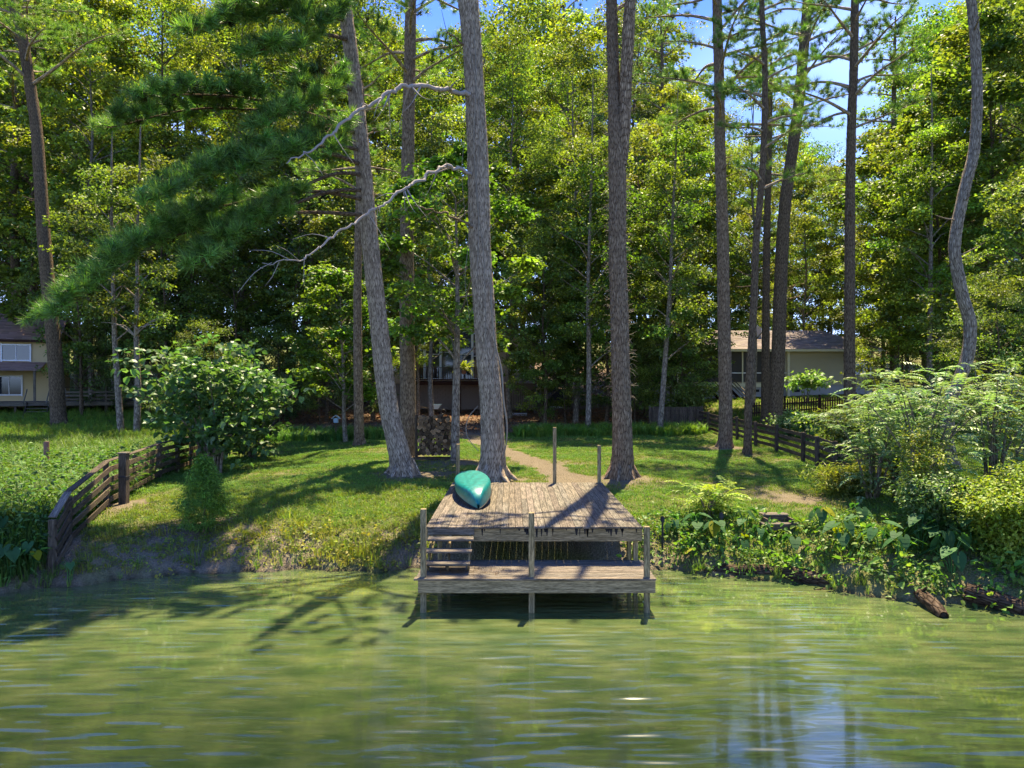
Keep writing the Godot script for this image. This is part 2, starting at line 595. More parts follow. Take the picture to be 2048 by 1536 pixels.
func _ready() -> void:
	rng.seed = 20240
	# ---- camera, sky, sun, exposure
	var cam := Camera3D.new()
	cam.name = "camera"
	cam.position = Vector3(0, 4.26, 0)
	cam.fov = 56.77
	cam.near = 0.1
	cam.far = 800.0
	add_child(cam)
	cam.current = true
	var sky_m := ProceduralSkyMaterial.new()
	sky_m.sky_top_color = Color(0.088, 0.22, 0.465)
	sky_m.sky_horizon_color = Color(0.53, 0.61, 0.73)
	sky_m.sky_curve = 0.155
	sky_m.sky_energy_multiplier = 1.0
	sky_m.ground_horizon_color = Color(0.30, 0.36, 0.25)
	sky_m.ground_bottom_color = Color(0.16, 0.2, 0.12)
	sky_m.sun_angle_max = 42.0
	sky_m.sun_curve = 0.28
	sky_m.sky_cover = clouds()
	sky_m.sky_cover_modulate = Color(1, 1, 1, 0.09)
	var sky := Sky.new()
	sky.sky_material = sky_m
	var env := Environment.new()
	env.background_mode = Environment.BG_SKY
	env.sky = sky
	env.tonemap_mode = Environment.TONE_MAPPER_LINEAR
	env.tonemap_exposure = 8.2
	env.sdfgi_enabled = true
	env.ssao_enabled = true
	env.ssil_enabled = true
	var world := WorldEnvironment.new()
	world.name = "world"
	world.environment = env
	add_child(world)
	var sun := DirectionalLight3D.new()
	sun.name = "sun"
	sun.light_color = Color(1.0, 0.93, 0.79)
	sun.light_energy = 0.76
	sun.light_angular_distance = 0.5
	sun.shadow_enabled = true
	add_child(sun)
	# the sun stands ahead of the camera, a little to the right, 67 degrees up
	sun.look_at_from_position(Vector3.ZERO, -Vector3(0.27, 2.3, -0.96), Vector3.UP)

	wob.frequency = 0.35
	wob.seed = 3
	patch.frequency = 0.12
	patch.seed = 9
	fine.frequency = 1.1
	fine.seed = 5
	plates.noise_type = FastNoiseLite.TYPE_SIMPLEX
	plates.frequency = 1.6
	plates.fractal_octaves = 3
	make_materials()
	make_kit()
	make_ground()
	make_water()
	make_house_yellow()
	make_house_middle()
	make_house_right()
	make_pines()
	make_forest()
	make_shrubs()
	make_fences()
	make_dock()
	make_canoe()
	make_firewood()
	make_small_things()
	make_bank_plants()

func clouds() -> ImageTexture:
	var f := FastNoiseLite.new()
	f.frequency = 0.012
	f.fractal_octaves = 5
	f.seed = 12
	var im := Image.create(512, 256, false, Image.FORMAT_RGBA8)
	for y in 256:
		for x in 512:
			var up := (0.5 - y / 256.0) * PI
			var a := x / 512.0 * TAU
			var d := Vector3(cos(a) * cos(up), sin(up) * 2.2, sin(a) * cos(up)) * 90.0
			var k := clampf((f.get_noise_3dv(d) - 0.12) * 2.6, 0.0, 1.0)
			im.set_pixel(x, y, Color(0.85, 0.88, 0.92, k * clampf(sin(up) * 6.0, 0.0, 1.0)))
	return ImageTexture.create_from_image(im)

func make_materials() -> void:
	var m := mat("ground", Color(0.5, 0.5, 0.5), 0.95, 0.15)
	m.vertex_color_use_as_albedo = true
	m.albedo_texture = noise_tex(FastNoiseLite.TYPE_SIMPLEX, 0.05, 4, Color(0.62, 0.62, 0.6), Color(1, 1, 1), 512)
	m.heightmap_enabled = true
	m.heightmap_texture = noise_tex(FastNoiseLite.TYPE_SIMPLEX, 0.06, 4, Color(0, 0, 0), Color(1, 1, 1), 512)
	m.heightmap_scale = 4.0
	m.uv1_triplanar = true
	m.uv1_world_triplanar = true
	m.uv1_scale = Vector3(0.6, 0.6, 0.6)
	# bark of the pines: grey plates parted by dark furrows
	for q in [["bark_pine", 0.65, 0.55, 0.41, 4], ["bark_dark", 0.27, 0.21, 0.14, 7], ["bark_grey", 0.47, 0.42, 0.33, 8], ["bark_brown", 0.42, 0.325, 0.22, 10]]:
		m = mat(q[0], Color(q[1], q[2], q[3]) * 1.5, 0.92, 0.2)
		m.albedo_texture = noise_tex(FastNoiseLite.TYPE_CELLULAR, 0.027, 1, Color(0.38, 0.34, 0.31), Color(1.0, 0.99, 0.97), 512, 0.1, FastNoiseLite.RETURN_DISTANCE2_SUB, q[4])
		m.detail_enabled = true
		m.detail_blend_mode = BaseMaterial3D.BLEND_MODE_MUL
		m.detail_albedo = noise_tex(FastNoiseLite.TYPE_SIMPLEX, 0.02, 4, Color(0.62, 0.6, 0.58), Color(1, 1, 0.97), 256, 0.5, -1, q[4])
		m.heightmap_enabled = true
		m.heightmap_texture = noise_tex(FastNoiseLite.TYPE_CELLULAR, 0.027, 1, Color(0, 0, 0), Color(1, 1, 1), 512, 0.12, FastNoiseLite.RETURN_DISTANCE2_SUB, q[4])
		m.heightmap_scale = 2.7
		m.uv1_scale = Vector3(1.4, 0.36, 1)
	m = mats.bark_dark.duplicate()      # wet, half-rotten logs
	m.albedo_color = lin(0.17, 0.13, 0.095)
	mats.log_wet = m
	m = mat("vine", Color(0.2, 0.17, 0.12), 0.9)
	m = mat("dead_limb", Color(0.27, 0.23, 0.185), 0.9)
	var blotch := noise_tex(FastNoiseLite.TYPE_SIMPLEX, 0.012, 4, Color(0.6, 0.61, 0.6), Color(1, 1, 1), 256, 0.45, -1, 31)
	# weathered boards: grain along the length
	for q in [["wood_grey", 0.42, 0.355, 0.265], ["wood_new", 0.80, 0.62, 0.31], ["wood_fence", 0.27, 0.205, 0.135], ["wood_red", 0.12, 0.06, 0.045], ["wood_pale", 0.5, 0.41, 0.29]]:
		m = mat(q[0], Color(q[1], q[2], q[3]), 0.88, 0.25)
		m.vertex_color_use_as_albedo = true
		m.albedo_texture = noise_tex(FastNoiseLite.TYPE_SIMPLEX, 0.03, 5, Color(0.45, 0.44, 0.43), Color(1, 1, 1), 512, 0.42)
		m.heightmap_enabled = true
		m.heightmap_texture = m.albedo_texture
		m.heightmap_scale = 0.5
		m.detail_enabled = true
		m.detail_blend_mode = BaseMaterial3D.BLEND_MODE_MUL
		m.detail_albedo = blotch
		m.uv1_scale = Vector3(0.35, 5.0, 1)
	m = mat("end_grain", Color(0.36, 0.26, 0.15), 0.9)
	m.vertex_color_use_as_albedo = true
	# leaves
	leaf_mat("leaf_yellow", Color(0.46, 0.50, 0.085), Color(0.97, 1.0, 0.25))
	leaf_mat("leaf_mid", Color(0.30, 0.365, 0.078), Color(1.0, 1.0, 0.27))
	leaf_mat("leaf_dark", Color(0.28, 0.335, 0.085), Color(0.95, 1.0, 0.28))
	leaf_mat("leaf_olive", Color(0.34, 0.38, 0.1), Color(1.0, 0.98, 0.27))
	leaf_mat("leaf_lime", Color(0.35, 0.50, 0.09), Color(0.95, 1.0, 0.25))
	leaf_mat("leaf_sage", Color(0.27, 0.33, 0.13), Color(0.95, 1.0, 0.4))
	leaf_mat("leaf_silver", Color(0.27, 0.37, 0.17), Color(0.8, 0.9, 0.35), 0.45, 0.42)
	leaf_mat("leaf_ear", Color(0.11, 0.27, 0.08), Color(0.8, 0.95, 0.25), 0.6, 0.25)
	leaf_mat("needles", Color(0.31, 0.43, 0.12), Color(0.8, 0.9, 0.3), 0.4, 0.4)
	leaf_mat("grass", Color(0.265, 0.365, 0.08), Color(0.9, 0.88, 0.25), 0.6, 0.3)
	leaf_mat("weed", Color(0.25, 0.37, 0.11), Color(0.8, 0.9, 0.25), 0.5, 0.3)
	leaf_mat("straw", Color(0.36, 0.2, 0.11), Color(0.2, 0.1, 0.05), 0.8, 0.2)
	# houses
	mat("siding_tan", Color(0.40, 0.34, 0.2), 0.7)
	mat("siding_yellow", Color(0.52, 0.39, 0.19), 0.75)
	mat("siding_brown", Color(0.45, 0.35, 0.25), 0.8)
	mat("block_dark", Color(0.25, 0.195, 0.15), 0.9)
	mat("block", Color(0.34, 0.33, 0.31), 0.9)
	mat("trim", Color(0.62, 0.56, 0.36), 0.6)
	mat("white", Color(0.75, 0.74, 0.7), 0.5)
	m = mat("shingle", Color(0.28, 0.24, 0.22), 0.95)
	m.vertex_color_use_as_albedo = true
	m = mat("shingle_brown", Color(0.34, 0.22, 0.16), 0.95)
	m.vertex_color_use_as_albedo = true
	m = mat("glass", Color(0.02, 0.025, 0.03), 0.06, 0.6)
	mat("dark", Color(0.02, 0.018, 0.016), 0.8)
	mat("screen", Color(0.05, 0.045, 0.04), 0.6)
	m = mat("canoe", Color(0.006, 0.2, 0.165), 0.44, 0.45)
	m.albedo_texture = noise_tex(FastNoiseLite.TYPE_SIMPLEX, 0.02, 4, Color(0.6, 0.68, 0.68), Color(1, 1, 1), 256)
	m.roughness_texture = noise_tex(FastNoiseLite.TYPE_SIMPLEX, 0.03, 4, Color(0.75, 0.75, 0.75), Color(1, 1, 1), 256)
	m.uv1_triplanar = true
	mat("canoe_rim", Color(0.012, 0.012, 0.012), 0.5)
	mat("rust", Color(0.2, 0.1, 0.075), 0.8)
	mat("metal_dark", Color(0.03, 0.03, 0.03), 0.5)
	mat("blue_paint", Color(0.3, 0.42, 0.45), 0.6)
	mat("concrete", Color(0.42, 0.4, 0.37), 0.9)

# ---- the ground: one sheet, fine where the yard is
func steps(spans: Array) -> PackedFloat32Array:
	var out := PackedFloat32Array()
	for s in spans:
		var x: float = s[0]
		while x < s[1] - 0.0001:
			out.append(x)
			x += s[2]
	out.append(spans[spans.size() - 1][1])
	return out

func path_side(x: float, zz: float) -> float:      # how far from the middle of the path, in half-widths
	if zz < 20.0 or zz > 44.0:
		return 9.0
	var mid := lerp_table([Vector2(20, 1.75), Vector2(22.5, 1.85), Vector2(25, 1.35), Vector2(28, 0.5), Vector2(32, -0.6), Vector2(38, -1.9), Vector2(44, -2.8)], zz)
	var half := lerp_table([Vector2(20, 0.85), Vector2(24, 0.62), Vector2(30, 0.6), Vector2(38, 0.9), Vector2(44, 1.6)], zz)
	return absf(x - mid + 0.3 * wob.get_noise_2d(x * 3.0, zz * 3.0)) / half

func fence_x(zz: float) -> float:
	return lerp_table([Vector2(14, -9.6), Vector2(18.5, -10.5), Vector2(24, -11.9), Vector2(28.5, -12.9), Vector2(41, -13.8), Vector2(62, -18.5)], zz)

func bare(x: float, zz: float) -> float:      # 0 turf .. 1 bare earth and straw
	var d := zz - shore(x)
	var b := 0.0
	for q in STRAW:
		b = maxf(b, 1.25 - Vector2(x - q.x, (zz - q.y) * 0.8).length() / q.z)
	b += 1.1 * patch.get_noise_2d(x * 2.0 + 40.0, zz * 2.6) + 0.45 * fine.get_noise_2d(x * 1.3, zz * 1.3) - 0.12
	b += 0.75 * (1.0 - smoothstep(0.6, 2.6, d)) * (1.0 if x < 3.4 else 0.7)
	if x < -4.0 and x > fence_x(zz):
		b += 0.2 * smoothstep(-5.0, -8.0, x) * (1.0 - smoothstep(19.0, 23.0, zz))
	if x > fence_x(zz):
		b += 2.0 * smoothstep(40.5, 42.5, zz) * (1.0 - smoothstep(12.0, 15.0, x))
	b += 1.5 * (1.0 - smoothstep(0.8, 1.15, path_side(x, zz)))
	return clampf(b, 0.0, 1.0)

var STRAW := [Vector3(-0.65, 21.8, 1.3), Vector3(3.5, 22.6, 1.7), Vector3(-3.6, 23.3, 1.3), Vector3(9.7, 32.3, 1.2), Vector3(9.9, 29.6, 1.1), Vector3(-2.4, 26.8, 2.3), Vector3(2.6, 26.2, 1.5), Vector3(-7.3, 17.1, 1.0), Vector3(-10.2, 19.2, 1.3), Vector3(7.2, 19.2, 1.5)]

func ground_color(x: float, zz: float) -> Color:
	var d := zz - shore(x)
	if d < 0.05:
		return Color(0.07, 0.06, 0.035)
	var n := 0.5 + 0.5 * patch.get_noise_2d(x * 1.7, zz * 1.7)
	var turf := Color(0.13, 0.165, 0.04).lerp(Color(0.2, 0.21, 0.055), n)
	var earth := Color(0.19, 0.145, 0.1).lerp(Color(0.28, 0.225, 0.17), 0.5 + 0.5 * fine.get_noise_2d(x * 3.0, zz * 3.0))
	if zz > 41.0:
		earth = earth.lerp(Color(0.26, 0.155, 0.105), 0.6)
	return turf.lerp(earth, bare(x, zz) * 0.9)

func make_ground() -> void:
	var xs := steps([[-260, -60, 20.0], [-60, -20, 2.0], [-20, -12, 0.4], [-12, 12, 0.16], [12, 24, 0.4], [24, 60, 2.0], [60, 260, 20.0]])
	var zs := steps([[-120, 6, 7.0], [6, 12, 0.5], [12, 24, 0.13], [24, 34, 0.25], [34, 60, 0.6], [60, 100, 3.0], [100, 420, 20.0]])
	var mb := MB.new()
	for zz in zs:
		for x in xs:
			var g := gh(x, zz)
			var nn := Vector3(g - gh(x + 0.3, zz), 0.3, -(g - gh(x, zz + 0.3))).normalized()
			mb.vert(Vector3(x, g, -zz), nn, Vector2(x, zz), ground_color(x, zz) * 2.0)
	var w := xs.size()
	for j in zs.size() - 1:
		for i in w - 1:
			var a := j * w + i
			mb.k.append_array(PackedInt32Array([a, a + w, a + 1, a + 1, a + w, a + w + 1]))
	struct("ground", mb.done(), mats.ground)
	# turf: small tufts of blades all over the lawn, thin on bare earth
	var tuft := grass_tuft(9, 0.075, 0.014, 0.1)
	var w1 := []
	var t1 := []
	for i in 130000:
		var x := rnd(-16, 21)
		var zz := 15.0 + 31.0 * pow(rng.randf(), 1.5)
		if absf(x) > zz * 0.75 or zz < shore(x) + 0.3 or (zz < 20.8 and x > -1.8 and x < 2.7):
			continue
		var b := bare(x, zz)
		if rng.randf() < b * 1.05:
			continue
		w1.append(placed(on_ground(x, zz), rnd(0, TAU), 0, rnd(0.6, 1.3)))
		var k := rnd(0.6, 1.15)
		var dry := clampf(b * 1.3 + rnd(-0.2, 0.3), 0, 1)
		t1.append(Color((0.75 + 0.4 * dry) * k, (0.95 - 0.1 * dry) * k, 0.9 * k))
	var o := scatter(self, "grass", tuft, w1, t1, mats.grass)
	o.set_meta("label", "short sunlit turf covering the sloping back lawn")
	o.set_meta("category", "grass")

func make_water() -> void:
	var m := mat("water", Color(0.2, 0.2, 0.2), 0.085, 0.75)
	m.vertex_color_use_as_albedo = true
	var dw := noise_tex(FastNoiseLite.TYPE_SIMPLEX, 0.012, 5, Color(0.6, 0.72, 0.7), Color(1, 1, 1), 512)
	m.albedo_texture = dw
	m.clearcoat_enabled = true
	m.clearcoat = 1.0
	m.clearcoat_roughness = 0.05
	# ripples: many crests that lie nearly along x, as a picture of heights that repeats every 8 by 4 metres
	var im := Image.create(256, 1024, false, Image.FORMAT_RF)
	var waves := []
	var r := RandomNumberGenerator.new()
	r.seed = 77
	for i in 26:
		var kz := r.randi_range(9, 34)
		var kx := r.randi_range(-8, 8)
		waves.append([kx, kz, r.randf() * TAU, 1.0 / pow(kz, 1.1)])
	var tabs := []
	for wv in waves:
		var tz := PackedFloat32Array()
		for y in 1024:
			tz.append(TAU * wv[1] * y / 1024.0 + wv[2])
		tabs.append(tz)
	for y in 1024:
		for x in 256:
			var h := 0.0
			for q in waves.size():
				h += waves[q][3] * sin(tabs[q][y] + TAU * waves[q][0] * x / 256.0)
			im.set_pixel(x, y, Color(0.5 + h * 1.2, 0, 0))
	m.heightmap_enabled = true
	m.heightmap_texture = ImageTexture.create_from_image(im)
	m.heightmap_scale = 2.4
	var mb := MB.new()
	var zs := steps([[-80, -8, 24.0], [-8, 20, 1.0]])
	var xs := [-260.0, -60.0, -20.0, -8.0, 0.0, 8.0, 20.0, 60.0, 260.0]
	for zz in zs:
		for x in xs:      # green with duckweed towards the bank, clearer and darker farther out
			var k := smoothstep(7.5, 14.0, zz)
			mb.vert(Vector3(x, 0, -zz), Vector3.UP, Vector2(x / 9.0, zz / 4.5), Color(0.1, 0.14, 0.065).lerp(Color(0.64, 0.75, 0.25), k))
	for j in zs.size() - 1:
		for i in xs.size() - 1:
			var a := j * xs.size() + i
			mb.k.append_array(PackedInt32Array([a, a + xs.size(), a + 1, a + 1, a + xs.size(), a + xs.size() + 1]))
	struct("water", mb.done(), m)

# ---- houses
# lapped boards on a wall from a to b (level, at its foot), one mesh
func clapboard(o: Node3D, a: Vector3, b: Vector3, h: float, out: Vector3, m: Material, course := 0.19) -> void:
	var mb := MB.new()
	var n := int(h / course)
	for i in n:
		var y := i * course
		var d := out * 0.035
		var p := a + Vector3(0, y, 0)
		var q := b + Vector3(0, y, 0)
		var k := Color(1, 1, 1) * rnd(0.9, 1.0)
		mb.quad(p + d, q + d, q + Vector3(0, course, 0), p + Vector3(0, course, 0), k)
		mb.quad(p, q, q + d, p + d, k)
	part(o, "siding", mb.done(), m)

# rows of shingles on a slope: eave edge a-b, ridge edge d-c, with uneven butts
func shingles(o: Node3D, called: String, a: Vector3, b: Vector3, c: Vector3, d: Vector3, m2: Material = null) -> void:
	var mb := MB.new()
	var up := ((d - a) + (c - b)) * 0.5
	var n := maxi(3, int(up.length() / 0.2))
	var nn := (b - a).cross(d - a).normalized()
	if nn.y < 0:
		nn = -nn
	for i in n:
		var f0 := float(i) / n
		var f1 := (i + 1.0) / n
		var p0 := a.lerp(d, f0)
		var p1 := b.lerp(c, f0)
		var q0 := a.lerp(d, f1)
		var q1 := b.lerp(c, f1)
		var m := maxi(1, int(p0.distance_to(p1) / 0.45))
		for j in m:
			var g0 := float(j) / m
			var g1 := (j + 1.0) / m
			var lift := nn * rnd(0.016, 0.03)
			var k := rnd(0.6, 1.0)
			var col := Color(k, k * rnd(0.93, 1.0), k * rnd(0.88, 1.0))
			mb.quad(p0.lerp(p1, g0) + lift, p0.lerp(p1, g1) + lift, q0.lerp(q1, g1) + nn * 0.004, q0.lerp(q1, g0) + nn * 0.004, col)
			mb.quad(p0.lerp(p1, g0), p0.lerp(p1, g1), p0.lerp(p1, g1) + lift, p0.lerp(p1, g0) + lift, col)
	mb.quad(a, b, c, d, Color(0.3, 0.3, 0.3))
	part(o, called, mb.done(), m2 if m2 else mats.shingle)

func window(o: Node3D, c: Vector3, w: float, h: float, rows: int, cols: int, frame: Material, yaw := 0.0) -> void:
	var f := Node3D.new()
	f.name = "window"
	o.add_child(f, true)
	f.transform = Transform3D(Basis(Vector3.UP, yaw), c)
	blk(f, "pane", Vector3(0, 0, -0.02), Vector3(w - 0.04, h - 0.04, 0.02), mats.glass, 0.002)
	for s in [-1.0, 1.0]:
		blk(f, "frame", Vector3(s * (w * 0.5), 0, 0.03), Vector3(0.09, h + 0.18, 0.09), frame)
		blk(f, "frame", Vector3(0, s * (h * 0.5), 0.03), Vector3(w - 0.09, 0.09, 0.09), frame)
	for i in range(1, rows):
		blk(f, "muntin", Vector3(0, -h * 0.5 + h * i / rows, 0.015), Vector3(w - 0.09, 0.05, 0.04), frame)
	for i in range(1, cols):
		blk(f, "muntin", Vector3(-w * 0.5 + w * i / cols, 0, 0.022), Vector3(0.04, h - 0.09, 0.04), frame)

# a gabled wall as a solid prism: profile points across (x, y), from z0 to z1
func prism(o: Node3D, called: String, prof: Array, z0: float, z1: float, m: Material, xf := Transform3D()) -> void:
	var mb := MB.new()
	var n := prof.size()
	for i in n:
		var p: Vector2 = prof[i]
		var q: Vector2 = prof[(i + 1) % n]
		mb.quad(Vector3(p.x, p.y, z1), Vector3(p.x, p.y, z0), Vector3(q.x, q.y, z0), Vector3(q.x, q.y, z1))
	for i in range(1, n - 1):
		mb.tri(Vector3(prof[0].x, prof[0].y, z1), Vector3(prof[i + 1].x, prof[i + 1].y, z1), Vector3(prof[i].x, prof[i].y, z1))
		mb.tri(Vector3(prof[0].x, prof[0].y, z0), Vector3(prof[i].x, prof[i].y, z0), Vector3(prof[i + 1].x, prof[i + 1].y, z0))
	part(o, called, mb.done(), m, xf)

func railing(o: Node3D, called: String, a: Vector3, b: Vector3, h: float, gap: float, m: Material) -> void:
	var r := Node3D.new()
	r.name = called
	o.add_child(r, true)
	var up := Vector3(0, h, 0)
	bar(r, "top_rail", a + up, b + up, 0.14, 0.04, m)
	bar(r, "bottom_rail", a + Vector3(0, 0.1, 0), b + Vector3(0, 0.1, 0), 0.04, 0.09, m)
	var n := int(a.distance_to(b) / gap)
	for i in n + 1:
		var p := a.lerp(b, float(i) / n)
		bar(r, "baluster", p + Vector3(0, 0.145, 0), p + up - Vector3(0, 0.02, 0), 0.04, 0.04, m)

func make_house_yellow() -> void:
	# stands at the left edge, turned so that its gable end shows
	var yaw := 0.42
	var o := thing("yellow_house", "two-storey yellow board-sided house with brown roof at the left edge", "house", Vector3(-32.6, 2.05, -50.5), yaw)
	# own axes: +z is the front with the porch, the gable end faces +x
	var br: Material = mats.shingle_brown
	prism(o, "wall", [Vector2(-3.6, 0), Vector2(3.6, 0), Vector2(3.6, 5.5), Vector2(0, 7.3), Vector2(-3.6, 5.5)], -12, 0, mats.siding_yellow, Transform3D(Basis(Vector3.UP, PI / 2), Vector3(0, 0, -3.6)))
	for i in 30:      # battens on the gable end
		var z := -0.12 - i * 0.24
		var top := 5.5 + 1.8 * (1.0 - absf(z + 3.6) / 3.6) - 0.12
		blk(o, "batten", Vector3(0.02, top * 0.5, z), Vector3(0.035, top, 0.045), mats.siding_yellow)
	shingles(o, "roof", Vector3(-12.2, 5.3, 0.45), Vector3(0.45, 5.3, 0.45), Vector3(0.45, 7.4, -3.6), Vector3(-12.2, 7.4, -3.6), br)
	shingles(o, "roof", Vector3(0.45, 5.3, -7.65), Vector3(-12.2, 5.3, -7.65), Vector3(-12.2, 7.4, -3.6), Vector3(0.45, 7.4, -3.6), br)
	for s in [0.42, -7.62]:
		bar(o, "bargeboard", Vector3(0.36, 5.2, s), Vector3(0.36, 7.3, -3.6), 0.05, 0.2, mats.wood_pale)
	bar(o, "fascia", Vector3(-12.2, 5.23, 0.4), Vector3(0.34, 5.23, 0.4), 0.05, 0.2, mats.wood_red)
	for x in [-2.2, -5.6]:
		window(o, Vector3(x, 4.4, 0.03), 1.7, 1.1, 1, 2, mats.white)
	for z in [-1.7, -5.2]:
		window(o, Vector3(0.04, 4.35, z), 0.8, 1.2, 2, 1, mats.white, PI / 2)
	window(o, Vector3(0.04, 2.35, -1.7), 0.8, 1.4, 2, 1, mats.white, PI / 2)
	window(o, Vector3(-2.6, 2.1, 0.03), 1.5, 1.3, 1, 2, mats.white)
	blk(o, "foundation", Vector3(-5.99, -0.6, -3.6), Vector3(11.94, 1.19, 7.14), mats.block)
	shingles(o, "porch_roof", Vector3(-12.2, 3.1, 2.6), Vector3(-0.4, 3.1, 2.6), Vector3(-0.4, 3.75, 0.03), Vector3(-12.2, 3.75, 0.03), br)
	for x in [-0.7, -3.6, -6.5]:
		blk(o, "porch_post", Vector3(x, 2.0, 2.4), Vector3(0.14, 2.2, 0.14), mats.wood_pale)
	# the deck in front and along the gable end
	var y := 1.0
	var dk := Node3D.new()
	dk.name = "deck"
	o.add_child(dk)
	for i in 26:
		bar(dk, "deck_board", Vector3(-8.0, y, 0.1 + 0.13 * i), Vector3(6.2, y, 0.1 + 0.13 * i), 0.122, 0.035, mats.wood_pale)
	bar(dk, "rim_board", Vector3(-8.0, y - 0.14, 3.46), Vector3(6.2, y - 0.14, 3.46), 0.045, 0.22, mats.wood_pale)
	for x in [-7.6, -4.6, -1.6, 1.2, 3.6, 6.0]:
		blk(dk, "post", Vector3(x, y * 0.5 - 0.5, 3.38), Vector3(0.12, 1.6, 0.11), mats.wood_fence)
		if x > -1:
			blk(dk, "rail_post", Vector3(x, y + 0.5, 3.38), Vector3(0.1, 1.0, 0.1), mats.wood_pale)
	for yy in [0.18, 0.42, 0.66]:
		bar(dk, "rail", Vector3(1.2, y + yy, 3.45), Vector3(6.1, y + yy, 3.45), 0.03, 0.12, mats.wood_pale)
	bar(dk, "rail_cap", Vector3(1.1, y + 1.0, 3.4), Vector3(6.2, y + 1.0, 3.4), 0.15, 0.04, mats.wood_red)
	var st := Node3D.new()
	st.name = "stairs"
	o.add_child(st)
	for i in 4:
		blk(st, "tread", Vector3(-0.3, y - 0.2 - 0.2 * i, 3.66 + 0.27 * i), Vector3(1.2, 0.04, 0.27), mats.wood_pale)
	for x in [-0.93, 0.33]:
		bar(st, "stringer", Vector3(x, y - 0.05, 3.5), Vector3(x, y - 1.0, 4.75), 0.05, 0.2, mats.wood_fence)
		bar(st, "handrail", Vector3(x, y + 0.85, 3.5), Vector3(x, y - 0.1, 4.75), 0.05, 0.1, mats.wood_pale)

func make_house_middle() -> void:
	var zz := 56.0
	var fl := 4.5      # height of the deck and of the ground floor
	var o := thing("brown_house", "brown house with raised deck half hidden behind the maple in the middle", "house", Vector3(-4.6, 0, -zz))
	prism(o, "wall", [Vector2(-6.2, fl - 0.2), Vector2(6.4, fl - 0.2), Vector2(6.4, fl + 2.9), Vector2(0.1, fl + 6.1), Vector2(-6.2, fl + 2.9)], -11, 0, mats.siding_brown)
	shingles(o, "roof", Vector3(-6.9, fl + 2.6, 0.6), Vector3(-6.9, fl + 2.6, -11.6), Vector3(0.1, fl + 6.25, -11.6), Vector3(0.1, fl + 6.25, 0.6))
	shingles(o, "roof", Vector3(7.1, fl + 2.6, -11.6), Vector3(7.1, fl + 2.6, 0.6), Vector3(0.1, fl + 6.25, 0.6), Vector3(0.1, fl + 6.25, -11.6))
	for s in [[-6.9, -1], [7.1, 1]]:
		bar(o, "bargeboard", Vector3(s[0], fl + 2.5, 0.56), Vector3(0.1, fl + 6.14, 0.56), 0.05, 0.22, mats.wood_pale)
	var mb := MB.new()      # block foundation
	for r in 13:
		var w := 0.42
		for i in 30:
			var x := -6.1 + (i + 0.5) * w - (0.21 if r % 2 else 0.0)
			box(mb, Vector3(w - 0.015, 0.19, 0.2), Transform3D(Basis(), Vector3(x, fl - 0.32 - r * 0.2, -0.14)), 0.006, Color(1, 1, 1) * rnd(0.8, 1.0))
	part(o, "block", mb.done(), mats.block_dark).set_meta("kind", "stuff")
	blk(o, "foundation", Vector3(0.1, fl - 1.6, -5.6), Vector3(12.3, 2.78, 10.6), mats.block_dark)
	# the tall windows under the gable
	for i in 5:
		var x := -2.9 + i * 1.25
		var ht := 3.6 + (0.62 if i == 2 else 0.31 if i in [1, 3] else 0.0)
		window(o, Vector3(x, fl + 0.15 + ht * 0.5, 0.03), 1.16, ht, 2, 1, mats.white)
	window(o, Vector3(-5.0, fl + 1.5, 0.03), 0.9, 1.3, 2, 1, mats.white)
	window(o, Vector3(4.9, fl + 1.5, 0.03), 1.2, 1.3, 2, 1, mats.white)
	# raised deck
	var dk := Node3D.new()
	dk.name = "deck"
	o.add_child(dk)
	for i in 18:
		bar(dk, "deck_board", Vector3(-3.7, fl - 0.02, 0.16 + 0.14 * i), Vector3(2.9, fl - 0.02, 0.16 + 0.14 * i), 0.132, 0.035, mats.wood_red)
	bar(dk, "rim_board", Vector3(-3.72, fl - 0.18, 2.66), Vector3(2.92, fl - 0.18, 2.66), 0.045, 0.26, mats.wood_red)
	for x in [-3.55, -1.4, 0.7, 2.75]:
		blk(dk, "post", Vector3(x, fl - 1.55, 2.55), Vector3(0.14, 2.5, 0.14), mats.wood_red)
		blk(dk, "rail_post", Vector3(x, fl + 0.5, 2.6), Vector3(0.09, 1.0, 0.09), mats.wood_red)
	railing(o, "railing", Vector3(-3.65, fl, 2.6), Vector3(2.85, fl, 2.6), 1.0, 0.17, mats.wood_red)
	railing(o, "railing", Vector3(-3.65, fl, 0.2), Vector3(-3.65, fl, 2.5), 1.0, 0.17, mats.wood_red)
	# screened lean-to beside the deck, with a low shed roof
	for x in [3.5, 6.3]:
		blk(o, "porch_post", Vector3(x, 3.2, 3.3), Vector3(0.16, 2.3, 0.16), mats.wood_grey)
	shingles(o, "porch_roof", Vector3(3.2, 4.3, 3.7), Vector3(6.7, 4.3, 3.7), Vector3(6.7, 5.0, 0.04), Vector3(3.2, 5.0, 0.04))
	railing(o, "porch_railing", Vector3(3.6, 2.3, 3.3), Vector3(6.2, 2.3, 3.3), 1.5, 0.16, mats.wood_grey)
	for i in 4:
		blk(o, "step", Vector3(4.9, 2.08 - 0.12 * i, 3.7 + 0.3 * i), Vector3(1.6, 0.1, 0.3), mats.concrete)

